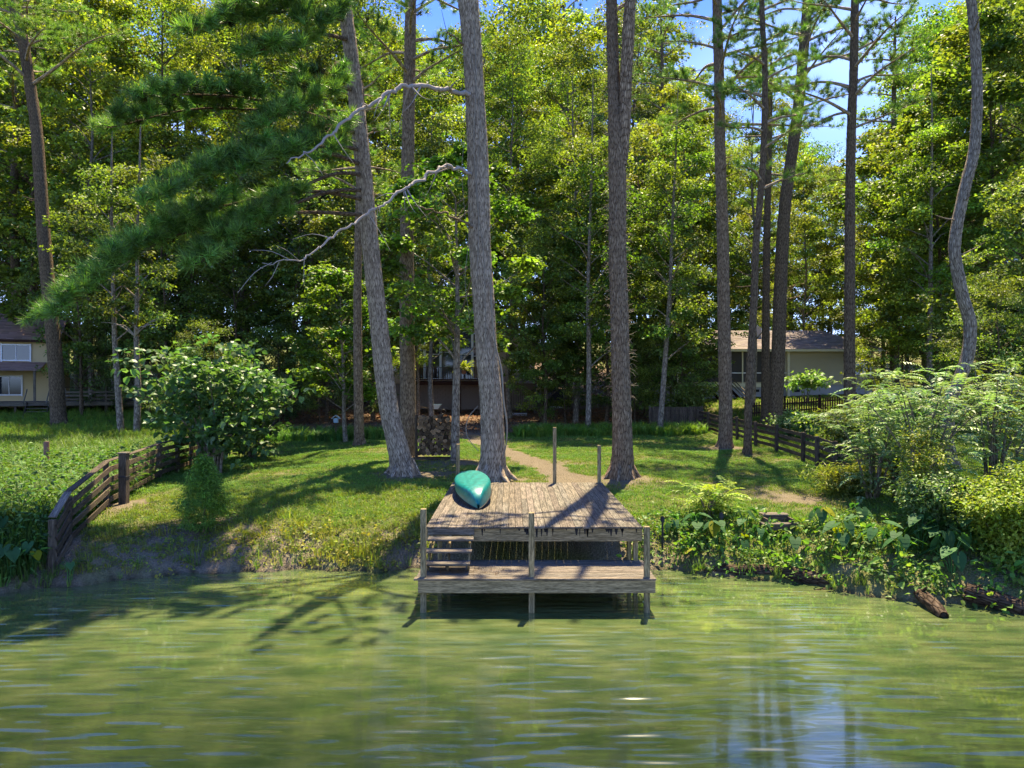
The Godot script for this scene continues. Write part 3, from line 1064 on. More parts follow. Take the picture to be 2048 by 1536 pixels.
func make_house_right() -> void:
	var zz := 56.0
	var fl := 4.18
	var o := thing("tan_house", "tan ranch house with hipped grey roof and block base on the right", "house", Vector3(20.5, 0, -zz))
	# own x from -9 to 8
	prism(o, "wall", [Vector2(-9, fl), Vector2(8, fl), Vector2(8, fl + 2.85), Vector2(-9, fl + 2.85)], -8.5, -0.03, mats.siding_tan)
	clapboard(o, Vector3(1.35, fl, -0.03), Vector3(8, fl, -0.03), 2.85, Vector3(0, 0, 1), mats.siding_tan)
	blk(o, "foundation", Vector3(-0.5, fl - 1.0, -4.2), Vector3(16.9, 1.98, 8.2), mats.block)
	for x in [-1.2, 2.0]:
		blk(o, "vent", Vector3(x, fl - 0.45, -0.08), Vector3(0.42, 0.2, 0.06), mats.dark)
	var e := fl + 2.85
	shingles(o, "roof", Vector3(-9.6, e - 0.05, 0.6), Vector3(8.6, e - 0.05, 0.6), Vector3(5.6, e + 1.75, -4.2), Vector3(-9.6, e + 1.75, -4.2))
	shingles(o, "roof", Vector3(8.6, e - 0.05, -9), Vector3(-9.6, e - 0.05, -9), Vector3(-9.6, e + 1.75, -4.2), Vector3(5.6, e + 1.75, -4.2))
	shingles(o, "roof", Vector3(8.6, e - 0.05, 0.6), Vector3(8.6, e - 0.05, -9), Vector3(5.6, e + 1.75, -4.2), Vector3(5.6, e + 1.75, -4.21))
	bar(o, "fascia", Vector3(-9.6, e - 0.14, 0.56), Vector3(8.6, e - 0.14, 0.56), 0.04, 0.18, mats.trim)
	bar(o, "soffit", Vector3(-9.5, e - 0.21, 0.26), Vector3(8.5, e - 0.21, 0.26), 0.5, 0.03, mats.trim)
	blk(o, "chimney", Vector3(-0.4, e + 1.2, -2.6), Vector3(0.7, 1.5, 0.7), mats.block)
	window(o, Vector3(6.9, fl + 1.75, 0.04), 1.6, 1.8, 2, 2, mats.white)
	# porch of wide screens, left of the siding
	blk(o, "corner_post", Vector3(1.25, fl + 0.5, 0.05), Vector3(0.2, 4.6, 0.2), mats.trim)
	for i in 6:
		var x := 0.2 - i * 1.7
		blk(o, "screen", Vector3(x, fl + 1.8, -0.0), Vector3(1.6, 1.7, 0.03), mats.screen)
		blk(o, "screen", Vector3(x, fl + 0.6, -0.0), Vector3(1.6, 0.72, 0.03), mats.screen)
		blk(o, "post", Vector3(x - 0.85, fl + 1.35, 0.04), Vector3(0.1, 2.7, 0.1), mats.trim)
	bar(o, "rail", Vector3(-9, fl + 0.95, 0.05), Vector3(1.12, fl + 0.95, 0.05), 0.07, 0.07, mats.white)
	bar(o, "rim_board", Vector3(-9, fl - 0.02, 0.06), Vector3(1.12, fl - 0.02, 0.06), 0.05, 0.3, mats.trim)
	# stairs down from the porch
	var st := Node3D.new()
	st.name = "stairs"
	o.add_child(st)
	for i in 8:
		blk(st, "tread", Vector3(-4.4 + 0.1 * i, fl - 0.18 - 0.18 * i, 0.4 + 0.27 * i), Vector3(1.5, 0.04, 0.27), mats.wood_red)
	for x in [-5.2, -3.6]:
		bar(st, "stringer", Vector3(x, fl - 0.1, 0.2), Vector3(x + 0.8, fl - 1.6, 2.5), 0.05, 0.24, mats.wood_red)
		for h in [0.35, 0.62, 0.9]:
			bar(st, "handrail", Vector3(x, fl + h, 0.2), Vector3(x + 0.8, fl - 1.5 + h, 2.5), 0.05, 0.06, mats.wood_pale)
		blk(st, "newel", Vector3(x + 0.8, fl - 1.1, 2.56), Vector3(0.1, 1.2, 0.1), mats.wood_red)
	# a low landing at their foot
	for i in 8:
		bar(st, "landing_board", Vector3(-5.6, fl - 1.66, 2.7 + 0.15 * i), Vector3(-1.6, fl - 1.66, 2.7 + 0.15 * i), 0.14, 0.04, mats.wood_red)
	bar(st, "landing_rim", Vector3(-5.6, fl - 1.8, 3.86), Vector3(-1.6, fl - 1.8, 3.86), 0.04, 0.24, mats.wood_red)

# ---- the tall pines and other trunks that stand on the lawn
func local(pts: Array) -> Array:      # points seen from the first, which lies at the foot
	var out := []
	for p in pts:
		out.append(p - pts[0])
	return out

func make_pines() -> void:
	var o: Node3D
	# the pine left of the canoe, leaning left as it rises; its long boughs hang towards the pond
	var pts := [Vector3(-3.590, 1.345, -23.400), Vector3(-3.738, 2.086, -23.400), Vector3(-4.100, 3.733, -23.400), Vector3(-4.397, 6.368, -23.400), Vector3(-4.677, 9.003, -23.400), Vector3(-4.924, 11.637, -23.400), Vector3(-5.204, 14.272, -23.400), Vector3(-5.467, 16.413, -23.400), Vector3(-5.943, 20.064, -23.200), Vector3(-6.215, 23.489, -23.000)]
	var foot: Vector3 = pts[0]
	o = thing("pine_tree", "tall grey-barked pine leaning left beside the firewood stack, long needled boughs", "pine tree", foot)
	pts = local(pts)
	pine_trunk(o, pts, [0.36, 0.335, 0.315, 0.29, 0.275, 0.26, 0.245, 0.22, 0.16, 0.08], 44, 0.06, 0.022, mats.bark_pine, 1.35)
	roots(o, 6, 0.33, mats.bark_pine)
	var wood := MB.new()
	var where := []
	var tints := []
	var green := Color(0.9, 1.1, 0.9)
	for q in [
		[430, Vector3(-10.935, 5.971, -17.000), 0.11], [400, Vector3(-10.212, 6.807, -17.400), 0.12], [330, Vector3(-8.547, 8.854, -17.500), 0.1], [380, Vector3(-7.821, 7.419, -18.100), 0.1], [250, Vector3(-10.233, 10.830, -18.200), 0.08], [270, Vector3(-9.222, 11.622, -18.100), 0.08],
		[300, Vector3(-7.174, 9.802, -18.400), 0.08], [180, Vector3(-6.608, 11.468, -19.400), 0.06], [80, Vector3(-6.633, 13.051, -18.700), 0.05], [40, Vector3(-7.948, 13.278, -18.100), 0.05], [120, Vector3(-5.973, 12.598, -20.500), 0.04],
		[350, Vector3(-7.407, 8.445, -19.000), 0.07], [-120, Vector3(-6.433, 15.462, -19.700), 0.03], [20, Vector3(-5.686, 14.506, -20.000), 0.04], [-160, Vector3(-9.528, 15.683, -18.700), 0.04], [220, Vector3(-5.405, 10.847, -20.000), 0.06], [-200, Vector3(-3.809, 16.205, -20.500), 0.03], [0, Vector3(-6.940, 13.755, -17.800), 0.05],
	]:
		var a := trunk_at(pts, 4.26 + (768.0 - q[0]) / 1421.0 * 23.4 - foot.y)
		bough(wood, where, tints, a, q[1] - foot, 0.08, q[2], 1.4, 0.52, 1.15, green, 1.2)
	part(o, "branch", wood.done(), mats.bark_dark).set_meta("kind", "stuff")
	fill(o, "crown", "needle", where, tints, mats.needles)
	pine_top(o, pts, 16.5, 19.5, 3.0, 6, green, false, 0.5)

	# the great pine at the head of the dock
	pts = [Vector3(-0.616, 1.378, -21.900), Vector3(-0.586, 2.149, -21.900), Vector3(-0.647, 3.767, -21.900), Vector3(-0.786, 5.308, -21.900), Vector3(-0.878, 6.849, -21.900), Vector3(-0.986, 8.390, -21.900), Vector3(-1.017, 9.931, -21.900), Vector3(-1.063, 11.473, -21.900), Vector3(-1.140, 13.014, -21.900), Vector3(-1.218, 14.555, -21.900), Vector3(-1.341, 15.942, -21.900), Vector3(-1.510, 17.329, -21.900), Vector3(-1.526, 20.103, -21.900), Vector3(-1.449, 23.802, -21.900)]
	foot = pts[0]
	o = thing("pine_tree", "great grey pine hung with vines at the head of the dock", "pine tree", foot)
	pts = local(pts)
	pine_trunk(o, pts, [0.40, 0.37, 0.345, 0.325, 0.33, 0.335, 0.33, 0.32, 0.295, 0.29, 0.31, 0.26, 0.2, 0.09], 56, 0.05, 0.026, mats.bark_pine, 1.42)
	roots(o, 7, 0.38, mats.bark_pine)
	var pale: Material = mats.dead_limb
	dead_limb(o, foot, [Vector3(-1.252, 13.087, -21.700), Vector3(-1.687, 13.055, -21.400), Vector3(-2.265, 13.011, -20.900), Vector3(-3.200, 12.703, -20.300), Vector3(-3.818, 12.105, -19.800), Vector3(-4.536, 11.431, -19.300), Vector3(-5.107, 10.618, -18.900), Vector3(-5.853, 10.035, -18.400)], [0.1, 0.095, 0.085, 0.075, 0.065, 0.055, 0.04, 0.015], pale, 11)
	dead_limb(o, foot, [Vector3(-1.206, 10.643, -21.700), Vector3(-1.559, 10.705, -21.300), Vector3(-1.961, 10.613, -20.800), Vector3(-2.343, 10.289, -20.300), Vector3(-3.090, 9.543, -19.600), Vector3(-3.797, 8.846, -19.000), Vector3(-4.688, 7.969, -18.300), Vector3(-5.311, 7.367, -17.800), Vector3(-6.075, 7.194, -17.300)], [0.07, 0.065, 0.06, 0.055, 0.05, 0.043, 0.034, 0.024, 0.01], pale, 18)
	dead_limb(o, foot, [Vector3(-1.130, 8.994, -21.700), Vector3(-1.491, 9.200, -21.400), Vector3(-1.906, 9.299, -21.000), Vector3(-2.360, 9.329, -20.700), Vector3(-2.770, 9.381, -20.500)], [0.06, 0.045, 0.038, 0.03, 0.022], mats.bark_brown, 3)
	dead_limb(o, foot, [Vector3(-1.411, 14.631, -21.800), Vector3(-1.763, 14.748, -21.600), Vector3(-2.018, 14.832, -21.400)], [0.05, 0.035, 0.015], mats.bark_brown, 1)
	for q in [
		[[Vector3(-0.651, 7.407, -21.500), Vector3(-0.605, 6.348, -21.500), Vector3(-0.485, 5.367, -21.550), Vector3(-0.318, 4.684, -21.500), Vector3(-0.256, 3.778, -21.400), Vector3(-0.151, 3.025, -21.400), Vector3(-0.182, 2.414, -21.500), Vector3(-0.304, 1.980, -21.600)], 0.03],
		[[Vector3(-0.469, 5.440, -21.500), Vector3(-0.589, 4.758, -21.450), Vector3(-0.513, 3.928, -21.450), Vector3(-0.363, 3.019, -21.500), Vector3(-0.304, 2.178, -21.600)], 0.016],
		[[Vector3(-1.026, 3.596, -21.450), Vector3(-1.310, 3.251, -21.400), Vector3(-1.379, 2.851, -21.300), Vector3(-1.259, 2.551, -21.300), Vector3(-1.009, 2.242, -21.400)], 0.014],
		[[Vector3(-1.153, 15.300, -21.550), Vector3(-1.089, 13.459, -21.500), Vector3(-1.150, 11.341, -21.500), Vector3(-1.013, 9.369, -21.480), Vector3(-1.059, 7.407, -21.500)], 0.016],
		[[Vector3(-1.274, 14.390, -21.550), Vector3(-0.968, 12.249, -21.500), Vector3(-1.089, 10.131, -21.500), Vector3(-0.847, 8.012, -21.500), Vector3(-0.787, 5.289, -21.500)], 0.013],
		[[Vector3(-1.368, 11.982, -21.600), Vector3(-1.520, 10.918, -21.600), Vector3(-1.432, 9.410, -21.650), Vector3(-1.322, 8.638, -21.600), Vector3(-1.429, 7.422, -21.600), Vector3(-1.277, 6.206, -21.600)], 0.008],
	]:
		var rr: float = q[1] * 0.85
		var rad := []
		var vp := []
		for p in q[0]:
			vp.append(p - foot)
			rad.append(rr * rnd(0.8, 1.1))
		stick(o, "vine", vp, rad, mats.vine, 6, 0.12)
	pine_top(o, pts, 14.5, 19.5, 3.6, 8, green, false, 0.5)

	# the twin-stemmed pine at the right of the dock
	pts = [Vector3(3.498, 1.321, -22.700), Vector3(3.530, 2.151, -22.700), Vector3(3.498, 3.749, -22.700), Vector3(3.435, 6.305, -22.700), Vector3(3.371, 8.541, -22.700), Vector3(3.371, 10.458, -22.700), Vector3(3.339, 11.896, -22.700), Vector3(3.282, 13.193, -22.750), Vector3(3.241, 14.657, -22.800), Vector3(3.193, 16.583, -22.800), Vector3(3.113, 19.792, -22.800), Vector3(3.065, 24.284, -22.800)]
	foot = pts[0]
	o = thing("pine_tree", "twin-stemmed brown pine clad in dry vines, right of the dock", "pine tree", foot)
	pts = local(pts)
	pine_trunk(o, pts, [0.36, 0.325, 0.295, 0.285, 0.275, 0.275, 0.265, 0.2, 0.18, 0.17, 0.14, 0.06], 52, 0.055, 0.03, mats.bark_brown, 1.45)
	roots(o, 7, 0.34, mats.bark_brown)
	var second := [Vector3(3.491, 11.241, -22.650), Vector3(3.578, 12.498, -22.600), Vector3(3.618, 14.067, -22.550), Vector3(3.689, 15.470, -22.500), Vector3(3.768, 17.687, -22.500), Vector3(3.863, 23.546, -22.500)]
	for i in second.size():
		second[i] -= foot
	var s2 := smoothed(second, [0.17, 0.19, 0.185, 0.19, 0.15, 0.06], 0.08)
	var mb := MB.new()
	tube(mb, s2[0], s2[1], 36, 0.028)
	part(o, "stem", mb.done(), mats.bark_brown)
	# dry vine twigs that cling all round the trunk
	mb = MB.new()
	for i in 900:
		var y := rnd(2.5, 16.0)
		var p := trunk_at(pts, y)
		if y > 11.5 and rng.randf() < 0.5:
			p = trunk_at(second, y)
		var a := rnd(0, TAU)
		var r := rnd(0.2, 0.3) if y < 11.5 else rnd(0.14, 0.22)
		var e := Vector3(cos(a), rnd(-0.6, 0.6), sin(a))
		var q := p + Vector3(cos(a), 0, sin(a)) * r
		var b := rnd(0.1, 0.3)
		tube(mb, [q, q + e * b * 0.6, q + e * b + Vector3(0, rnd(-0.14, 0.06), 0)], [0.006, 0.005, 0.003], 3, 0.0, Color.WHITE, false)
	part(o, "vine_twigs", mb.done(), mats.vine).set_meta("kind", "stuff")
	pine_top(o, pts, 14.8, 19.6, 3.4, 7, green, false, 0.5)

	# the rest: label, points, radii, bark, crown from / to / reach / boughs
	trunk_only("tall straight pine in front of the right rail fence, casting its shadow on turf", [Vector3(9.713, 1.319, -32.400), Vector3(9.736, 3.530, -32.400), Vector3(9.645, 8.091, -32.400), Vector3(9.599, 11.511, -32.400), Vector3(9.485, 14.931, -32.400), Vector3(9.440, 18.351, -32.400), Vector3(9.348, 21.771, -32.400), Vector3(9.303, 27.699, -32.400)], 0.31, mats.bark_brown, 14.5, 24.5, 4.6, 32)
	trunk_only("slender crooked tree close right of the tall straight pine by the rail fence", [Vector3(9.877, 1.345, -29.800), Vector3(9.919, 3.589, -29.800), Vector3(10.150, 7.783, -29.800), Vector3(10.213, 9.880, -29.800), Vector3(10.402, 11.977, -29.800), Vector3(10.548, 14.074, -29.800), Vector3(10.611, 17.220, -29.800), Vector3(10.486, 19.946, -29.800), Vector3(10.444, 23.512, -29.800)], 0.165, mats.bark_dark, 11.0, 18.5, 3.0, 22)
	trunk_only("big dark pine leaning right, in front of the tan house stairs", [Vector3(14.750, 1.670, -40.000), Vector3(14.975, 5.611, -40.000), Vector3(15.088, 8.989, -40.000), Vector3(15.201, 11.804, -40.000), Vector3(15.398, 14.619, -40.000), Vector3(15.792, 17.434, -40.000), Vector3(16.158, 20.249, -40.000), Vector3(16.411, 23.064, -40.000), Vector3(16.636, 25.879, -40.000), Vector3(16.833, 30.382, -40.000)], 0.4, mats.bark_dark, 18.0, 28.0, 5.5, 26)
	trunk_only("dark straight trunk just left of the big leaning pine by the tan house", [Vector3(15.312, 1.416, -43.000), Vector3(15.342, 5.107, -43.000), Vector3(15.372, 9.344, -43.000), Vector3(15.433, 13.883, -43.000), Vector3(15.554, 18.422, -43.000), Vector3(15.614, 22.961, -43.000)], 0.26, mats.bark_dark, 15.0, 21.0, 3.5, 12)
	trunk_only("tall dark pine rising behind the pale shrub, before the tan house corner", [Vector3(16.175, 1.819, -34.000), Vector3(16.151, 5.887, -34.000), Vector3(16.175, 13.065, -34.000), Vector3(16.246, 16.654, -34.000), Vector3(16.342, 19.047, -34.000), Vector3(16.390, 21.439, -34.000), Vector3(16.462, 26.464, -34.000)], 0.275, mats.bark_dark, 15.0, 25.0, 4.8, 24)
	trunk_only("grey curving trunk at the right, bent like a bow above the pale shrub", [Vector3(15.128, 1.186, -24.400), Vector3(14.939, 2.509, -24.400), Vector3(15.076, 3.711, -24.400), Vector3(15.608, 5.084, -24.400), Vector3(15.729, 6.286, -24.400), Vector3(15.505, 7.145, -24.400), Vector3(15.317, 8.003, -24.400), Vector3(15.196, 8.862, -24.400), Vector3(15.282, 9.720, -24.400), Vector3(15.574, 11.094, -24.400), Vector3(15.866, 12.296, -24.400), Vector3(15.969, 14.013, -24.400), Vector3(15.918, 15.730, -24.400), Vector3(15.763, 17.447, -24.400), Vector3(15.385, 20.195, -24.400), Vector3(15.299, 22.942, -24.400)], 0.22, mats.bark_grey, 16.5, 20.0, 3.0, 9)
	trunk_only("thick dark pine on the left lawn beside the yellow house deck", [Vector3(-26.749, 1.600, -42.000), Vector3(-26.867, 3.314, -42.000), Vector3(-27.015, 5.974, -42.000), Vector3(-27.606, 12.181, -42.000), Vector3(-27.901, 16.615, -42.000), Vector3(-28.138, 19.570, -42.000), Vector3(-28.581, 22.526, -42.000), Vector3(-29.084, 25.482, -42.000), Vector3(-29.970, 27.846, -42.000), Vector3(-31.153, 30.506, -42.000)], 0.42, mats.bark_dark, 20.0, 30.0, 6.0, 22)
	trunk_only("brown straight trunk at the lawn's far edge, left of the leaning pine", [Vector3(-7.405, 1.347, -34.500), Vector3(-7.454, 3.483, -34.500), Vector3(-7.502, 8.339, -34.500), Vector3(-7.429, 13.195, -34.500), Vector3(-7.332, 18.050, -34.500)], 0.24, mats.bark_brown, 12.0, 17.5, 3.4, 18)
	trunk_only("broad brown trunk standing behind the leaning pine and firewood stack", [Vector3(-4.251, 1.331, -28.900), Vector3(-4.230, 3.609, -28.900), Vector3(-4.271, 6.863, -28.900), Vector3(-4.271, 10.727, -28.900), Vector3(-4.210, 14.795, -28.900), Vector3(-4.149, 17.846, -28.900), Vector3(-4.108, 21.100, -28.900), Vector3(-4.108, 24.760, -28.900)], 0.33, mats.bark_brown, 15.0, 22.0, 4.2, 26)

func dead_limb(o: Node3D, foot: Vector3, pts: Array, rad: Array, m: Material, twigs: int) -> void:
	var s := smoothed(local_to(pts, foot), rad, 0.09)
	for i in s[0].size():      # crooked, as dead wood is
		s[1][i] *= rnd(0.68, 0.85)
		if i > 2:
			s[0][i] += Vector3(wob.get_noise_2d(i * 0.5, pts[0].y * 9.0), wob.get_noise_2d(i * 0.5 + 50.0, pts[0].y * 9.0), 0) * 0.16
	var mb := MB.new()
	tube(mb, s[0], s[1], 9, 0.008)
	var b := part(o, "dead_limb", mb.done(), m)
	for i in twigs:
		var k := rng.randi_range(2, pts.size() - 1)
		var p: Vector3 = pts[k - 1].lerp(pts[k], rng.randf()) - foot
		var d: Vector3 = (pts[k] - pts[k - 1]).normalized()
		var e := (d * 0.7 + rdir() * 0.8).normalized() * rnd(0.5, 1.3)
		var q := p + e * 0.5 + Vector3(0, rnd(-0.1, 0.15), 0)
		stick(b, "twig", [p, q, p + e], [rad[k] * 0.5 + 0.004, 0.009, 0.004], m, 5, 0.2)

func local_to(pts: Array, foot: Vector3) -> Array:
	var out := []
	for p in pts:
		out.append(p - foot)
	return out

func trunk_only(label: String, pts: Array, r: float, m: Material, y0: float, y1: float, reach: float, n: int) -> void:
	var foot: Vector3 = pts[0]
	foot.y = gh(foot.x, -foot.z) - 0.1
	var o := thing("pine_tree", label, "tree", foot)
	pts = local_to(pts, foot)
	pts[0] = Vector3.ZERO
	var rad := []
	var top: float = pts[pts.size() - 1].y
	for p in pts:
		rad.append(r * (1.0 - 0.42 * p.y / top))
	pine_trunk(o, pts, rad, 28, 0.12, 0.02, m, 1.35)
	roots(o, 5, r * 0.95, m)
	var last: Vector3 = pts[pts.size() - 1]
	var high := maxf(y1, last.y + 1.0)
	if high > last.y:      # the leader goes on into the crown
		var lead := [last - Vector3(0, 0.05, 0), last + Vector3(0.1, (high - last.y) * 0.5, 0), Vector3(last.x, high, last.z)]
		stick(o, "leader", lead, [r * 0.58, r * 0.34, 0.02], m, 8, 0.5)
		pts.append_array([lead[1], lead[2]])
	pine_top(o, pts, y0, high, reach, n, Color(0.95, 1.1, 0.8), true, 0.62)
	# a few snags of dead limbs below the crown
	for i in 5:
		var y := rnd(y0 * 0.45, y0)
		var p := trunk_at(pts, y)
		var a := rnd(0, TAU)
		var l := rnd(0.3, 1.2)
		var e := Vector3(cos(a) * l, rnd(0.0, 0.35), sin(a) * l)
		stick(o, "snag", [p, p + e * 0.6, p + e + Vector3(0, 0.06, 0)], [0.04, 0.025, 0.01], m, 5, 0.3)

# ---- the wood behind, tree by tree
const SPEC := ["tall", "tall2", "mid", "mid2", "low", "low2", "slim", "slim2", "pine", "pine2"]
func spec_of(kind: String) -> Dictionary:
	match kind:
		"tall", "tall2":
			return {"h": 26.0, "c0": 8.0, "r": 5.0, "n": 66, "m": 16, "cr": 1.5, "kit": "broad", "leaf": mats.leaf_mid, "bark": mats.bark_dark, "scale": 1.25}
		"mid", "mid2":
			return {"h": 16.0, "c0": 3.0, "r": 4.2, "n": 46, "m": 18, "cr": 1.25, "kit": "broad" if kind == "mid" else "maple", "leaf": mats.leaf_mid, "bark": mats.bark_dark, "scale": 1.1}
		"low", "low2":
			return {"h": 8.0, "c0": 0.8, "r": 3.0, "n": 30, "m": 18, "cr": 0.85, "kit": "fine" if kind == "low" else "broad", "leaf": mats.leaf_dark, "bark": mats.bark_dark, "scale": 0.95}
		"slim", "slim2":
			return {"h": 23.0, "c0": 5.0, "r": 3.2, "n": 50, "m": 17, "cr": 0.95, "kit": "broad" if kind == "slim" else "fine", "leaf": mats.leaf_mid, "bark": mats.bark_grey, "scale": 1.2, "tr": 0.16}
	return {}

func make_forest() -> void:
	var first := {}
	for t in FOREST:
		var kind: String = t[0]
		var at := on_ground(t[2], t[3], -0.1)
		var scale: float = t[4]
		var o: Node3D
		if not first.has(kind):
			o = thing(t[6], t[7], "tree", at, t[5], t[8])
			if kind.begins_with("pine"):
				var pts := [Vector3(0, -0.1, 0), Vector3(0.1, 5, 0.1), Vector3(0.25, 12, -0.1), Vector3(0.2, 19, 0.1), Vector3(0.3, 26, 0)]
				pine_trunk(o, pts, [0.3, 0.27, 0.23, 0.17, 0.05], 12, 0.8, 0.0, mats.bark_dark)
				pine_top(o, pts, 11.0 if kind == "pine" else 14.0, 25.5, 4.6, 30, Color(1.1, 1.15, 0.75), true, 0.62)
			else:
				hardwood(o, spec_of(kind))
			first[kind] = o
		else:
			o = first[kind].duplicate()
			o.name = numbered(t[6])
			add_child(o)
			o.position = at
			o.rotation.y = t[5]
			if o.has_meta("group"):
				o.remove_meta("group")
			tag(o, t[7], "tree", t[8])
		o.scale = Vector3.ONE * scale
		if not kind.begins_with("pine"):
			for c in o.get_children():
				if c is MultiMeshInstance3D:
					c.material_override = mats[t[1]]

# ---- shrubs and young trees
# stems from the ground with fronds or leaf sprays round their upper parts
func shrub(called: String, label: String, at: Vector3, h: float, r: float, stems: int, n: int, kit_name: String, leaf_m: Material, tone: Color, low := 0.25, lean := Vector3.ZERO, sc := 1.0) -> Node3D:
	var o := thing(called, label, "shrub", at)
	var where := []
	var tints := []
	for s in stems:
		var a := s * 2.39996 + rnd(-0.3, 0.3)
		var reach := r * sqrt(rnd(0.05, 1.0)) * 0.85
		var top := Vector3(cos(a) * reach, h * rnd(0.75, 1.0) * (1.0 - 0.25 * reach / r), sin(a) * reach) + lean
		var mid := Vector3(top.x * 0.35, top.y * 0.55, top.z * 0.35) + rdir() * 0.12
		var c := smoothed([Vector3(cos(a), -0.5, sin(a)) * 0.1, mid, top], [0.02 + 0.008 * h, 0.015 + 0.003 * h, 0.006], 0.25)
		var mb := MB.new()
		tube(mb, c[0], c[1], 6)
		part(o, "stem", mb.done(), mats.bark_grey)
		var k := n / stems
		for i in k:
			var f := low + (1.0 - low) * pow(rng.randf(), 0.8)
			var p: Vector3 = c[0][int(f * (c[0].size() - 1))]
			var d := rdir()
			d.y = absf(d.y) * 0.5
			var b := r * 0.5 * rnd(0.15, 1.0) * sc
			p += d * b
			var yaw := atan2(d.x, d.z)
			where.append(placed(p, yaw + rnd(-0.6, 0.6), rnd(-0.5, 0.35), rnd(0.75, 1.25) * sc))
			var g := rnd(0.7, 1.2)
			tints.append(Color(tone.r * g * rnd(0.85, 1.2), tone.g * g, tone.b * g))
	fill(o, "foliage", kit_name, where, tints, leaf_m)
	return o

func make_shrubs() -> void:
	var pale := Color(1.0, 1.0, 1.0)
	shrub("pale_shrub", "tall pale shrub of feathery compound leaves by the right fence's lower end", on_ground(9.437, 18.60), 3.0, 1.35, 9, 240, "frond", mats.leaf_silver, pale, 0.15)
	shrub("pale_shrub", "tallest pale feathery shrub, in front of the curving grey trunk's middle", on_ground(10.114, 17.40), 4.1, 1.7, 13, 380, "frond", mats.leaf_silver, pale * 1.05, 0.25)
	shrub("pale_shrub", "pale feathery shrub filling the right edge beside the curving trunk", on_ground(11.903, 17.60), 4.0, 1.7, 12, 330, "frond", mats.leaf_silver, pale * 0.95, 0.2)
	shrub("pale_shrub", "rounded pale feathery shrub behind the others, left of the curving trunk's foot", on_ground(11.859, 22.00), 3.6, 1.5, 8, 240, "frond", mats.leaf_silver, pale * 0.8, 0.2)
	shrub("pale_shrub", "darker feathery shrub behind the tallest one, right of the curving trunk's foot", on_ground(15.675, 21.50), 3.8, 1.9, 8, 330, "frond", mats.leaf_mid, pale, 0.2)
	shrub("leafy_shrub", "dense small-leaved green shrub under the tallest pale shrub at the bank", on_ground(9.233, 15.60), 1.55, 0.95, 10, 330, "small", mats.leaf_silver, Color(0.85, 0.9, 0.6), 0.1)
	shrub("yellow_shrub", "yellow-green small-leaved shrub at the water's edge, far right", on_ground(10.061, 14.50), 1.75, 0.95, 14, 560, "small", mats.leaf_yellow, Color(0.9, 1.0, 0.8), 0.05)
	shrub("yellow_shrub", "second yellow-green shrub cut by the right edge above the muddy bank", on_ground(11.073, 14.90), 2.0, 0.9, 10, 380, "small", mats.leaf_yellow, Color(0.85, 0.95, 0.9), 0.05)
	shrub("leafy_shrub", "yellowing thin sapling rising from the bank under the pale shrubs", on_ground(9.246, 16.20), 2.6, 0.7, 4, 90, "small", mats.leaf_yellow, Color(0.9, 0.85, 0.6), 0.35)
	shrub("leafy_shrub", "dark rounded shrub behind the right rail fence below the tall dark pine", on_ground(13.082, 27.50), 2.3, 1.5, 9, 300, "small", mats.leaf_dark, Color(1, 1, 1), 0.1, Vector3.ZERO, 1.6)
	shrub("leafy_shrub", "white-edged shrub behind the rail fence under the big leaning pine", on_ground(14.213, 36.00), 1.6, 1.1, 8, 190, "small", mats.leaf_silver, Color(0.9, 0.95, 0.7), 0.1, Vector3.ZERO, 1.5)
	shrub("leafy_shrub", "thin bush of large leaves in front of the picket fence", on_ground(13.655, 33.00), 1.7, 0.8, 5, 60, "big", mats.leaf_silver, Color(0.8, 0.9, 0.6), 0.3)
	shrub("leafy_shrub", "dark shrub under the forest beside the dark plank fence", on_ground(11.178, 44.00), 3.4, 2.0, 8, 220, "broad", mats.leaf_dark, Color(1, 1, 1), 0.1)
	shrub("leafy_shrub", "umbrella-leaved young tree on the bright lawn before the tan house", on_ground(20.690, 50.00), 2.4, 1.5, 4, 60, "big", mats.leaf_silver, Color(0.9, 1.0, 0.7), 0.6, Vector3.ZERO, 1.5)
	shrub("bank_shrub", "fern-like dark clump on the lawn's right edge above the bank", on_ground(9.046, 19.30), 0.8, 0.9, 9, 150, "cedar", mats.leaf_olive, Color(0.9, 0.9, 0.8), 0.1, Vector3.ZERO, 1.5)
	shrub("bank_shrub", "ferny clump of fronds on the bank just right of the dock", on_ground(4.988, 17.90), 0.95, 0.7, 8, 95, "frond", mats.leaf_mid, Color(1.1, 1.2, 0.9), 0.2)
	shrub("leafy_shrub", "small-leaved green shrub on the bank beyond the right edge", on_ground(12.6, 14.0), 2.2, 1.2, 10, 330, "small", mats.leaf_silver, Color(0.8, 0.9, 0.65), 0.05)
	shrub("pale_shrub", "pale feathery shrub standing on the bank beyond the right edge", on_ground(14.8, 15.2), 3.4, 1.6, 9, 240, "frond", mats.leaf_silver, pale * 0.9, 0.2)
	# the mulberry on the left, with big pale-backed leaves
	var o := shrub("mulberry_tree", "broad young mulberry with large pale leaves at the left rail fence", on_ground(-11.031, 26.30), 5.3, 3.1, 16, 400, "big", mats.leaf_silver, Color(0.56, 0.68, 0.5), 0.2, Vector3.ZERO, 1.2)
	o.set_meta("category", "tree")
	for i in 3:
		var p := Vector3(-0.25 + 0.25 * i, -0.2, rnd(-0.2, 0.2))
		stick(o, "trunk", [p, p + Vector3(rnd(-0.1, 0.1), 1.0, 0), p + Vector3(-0.2 + 0.3 * i, 2.2, 0.1)], [0.065, 0.05, 0.035], mats.bark_grey, 9, 0.3, 0.01)
	o = shrub("mulberry_tree", "smaller dark mulberry bush right of the broad one at the fence", on_ground(-11.140, 30.50), 3.6, 2.0, 8, 190, "big", mats.leaf_silver, Color(0.4, 0.5, 0.34), 0.1, Vector3.ZERO, 1.2)
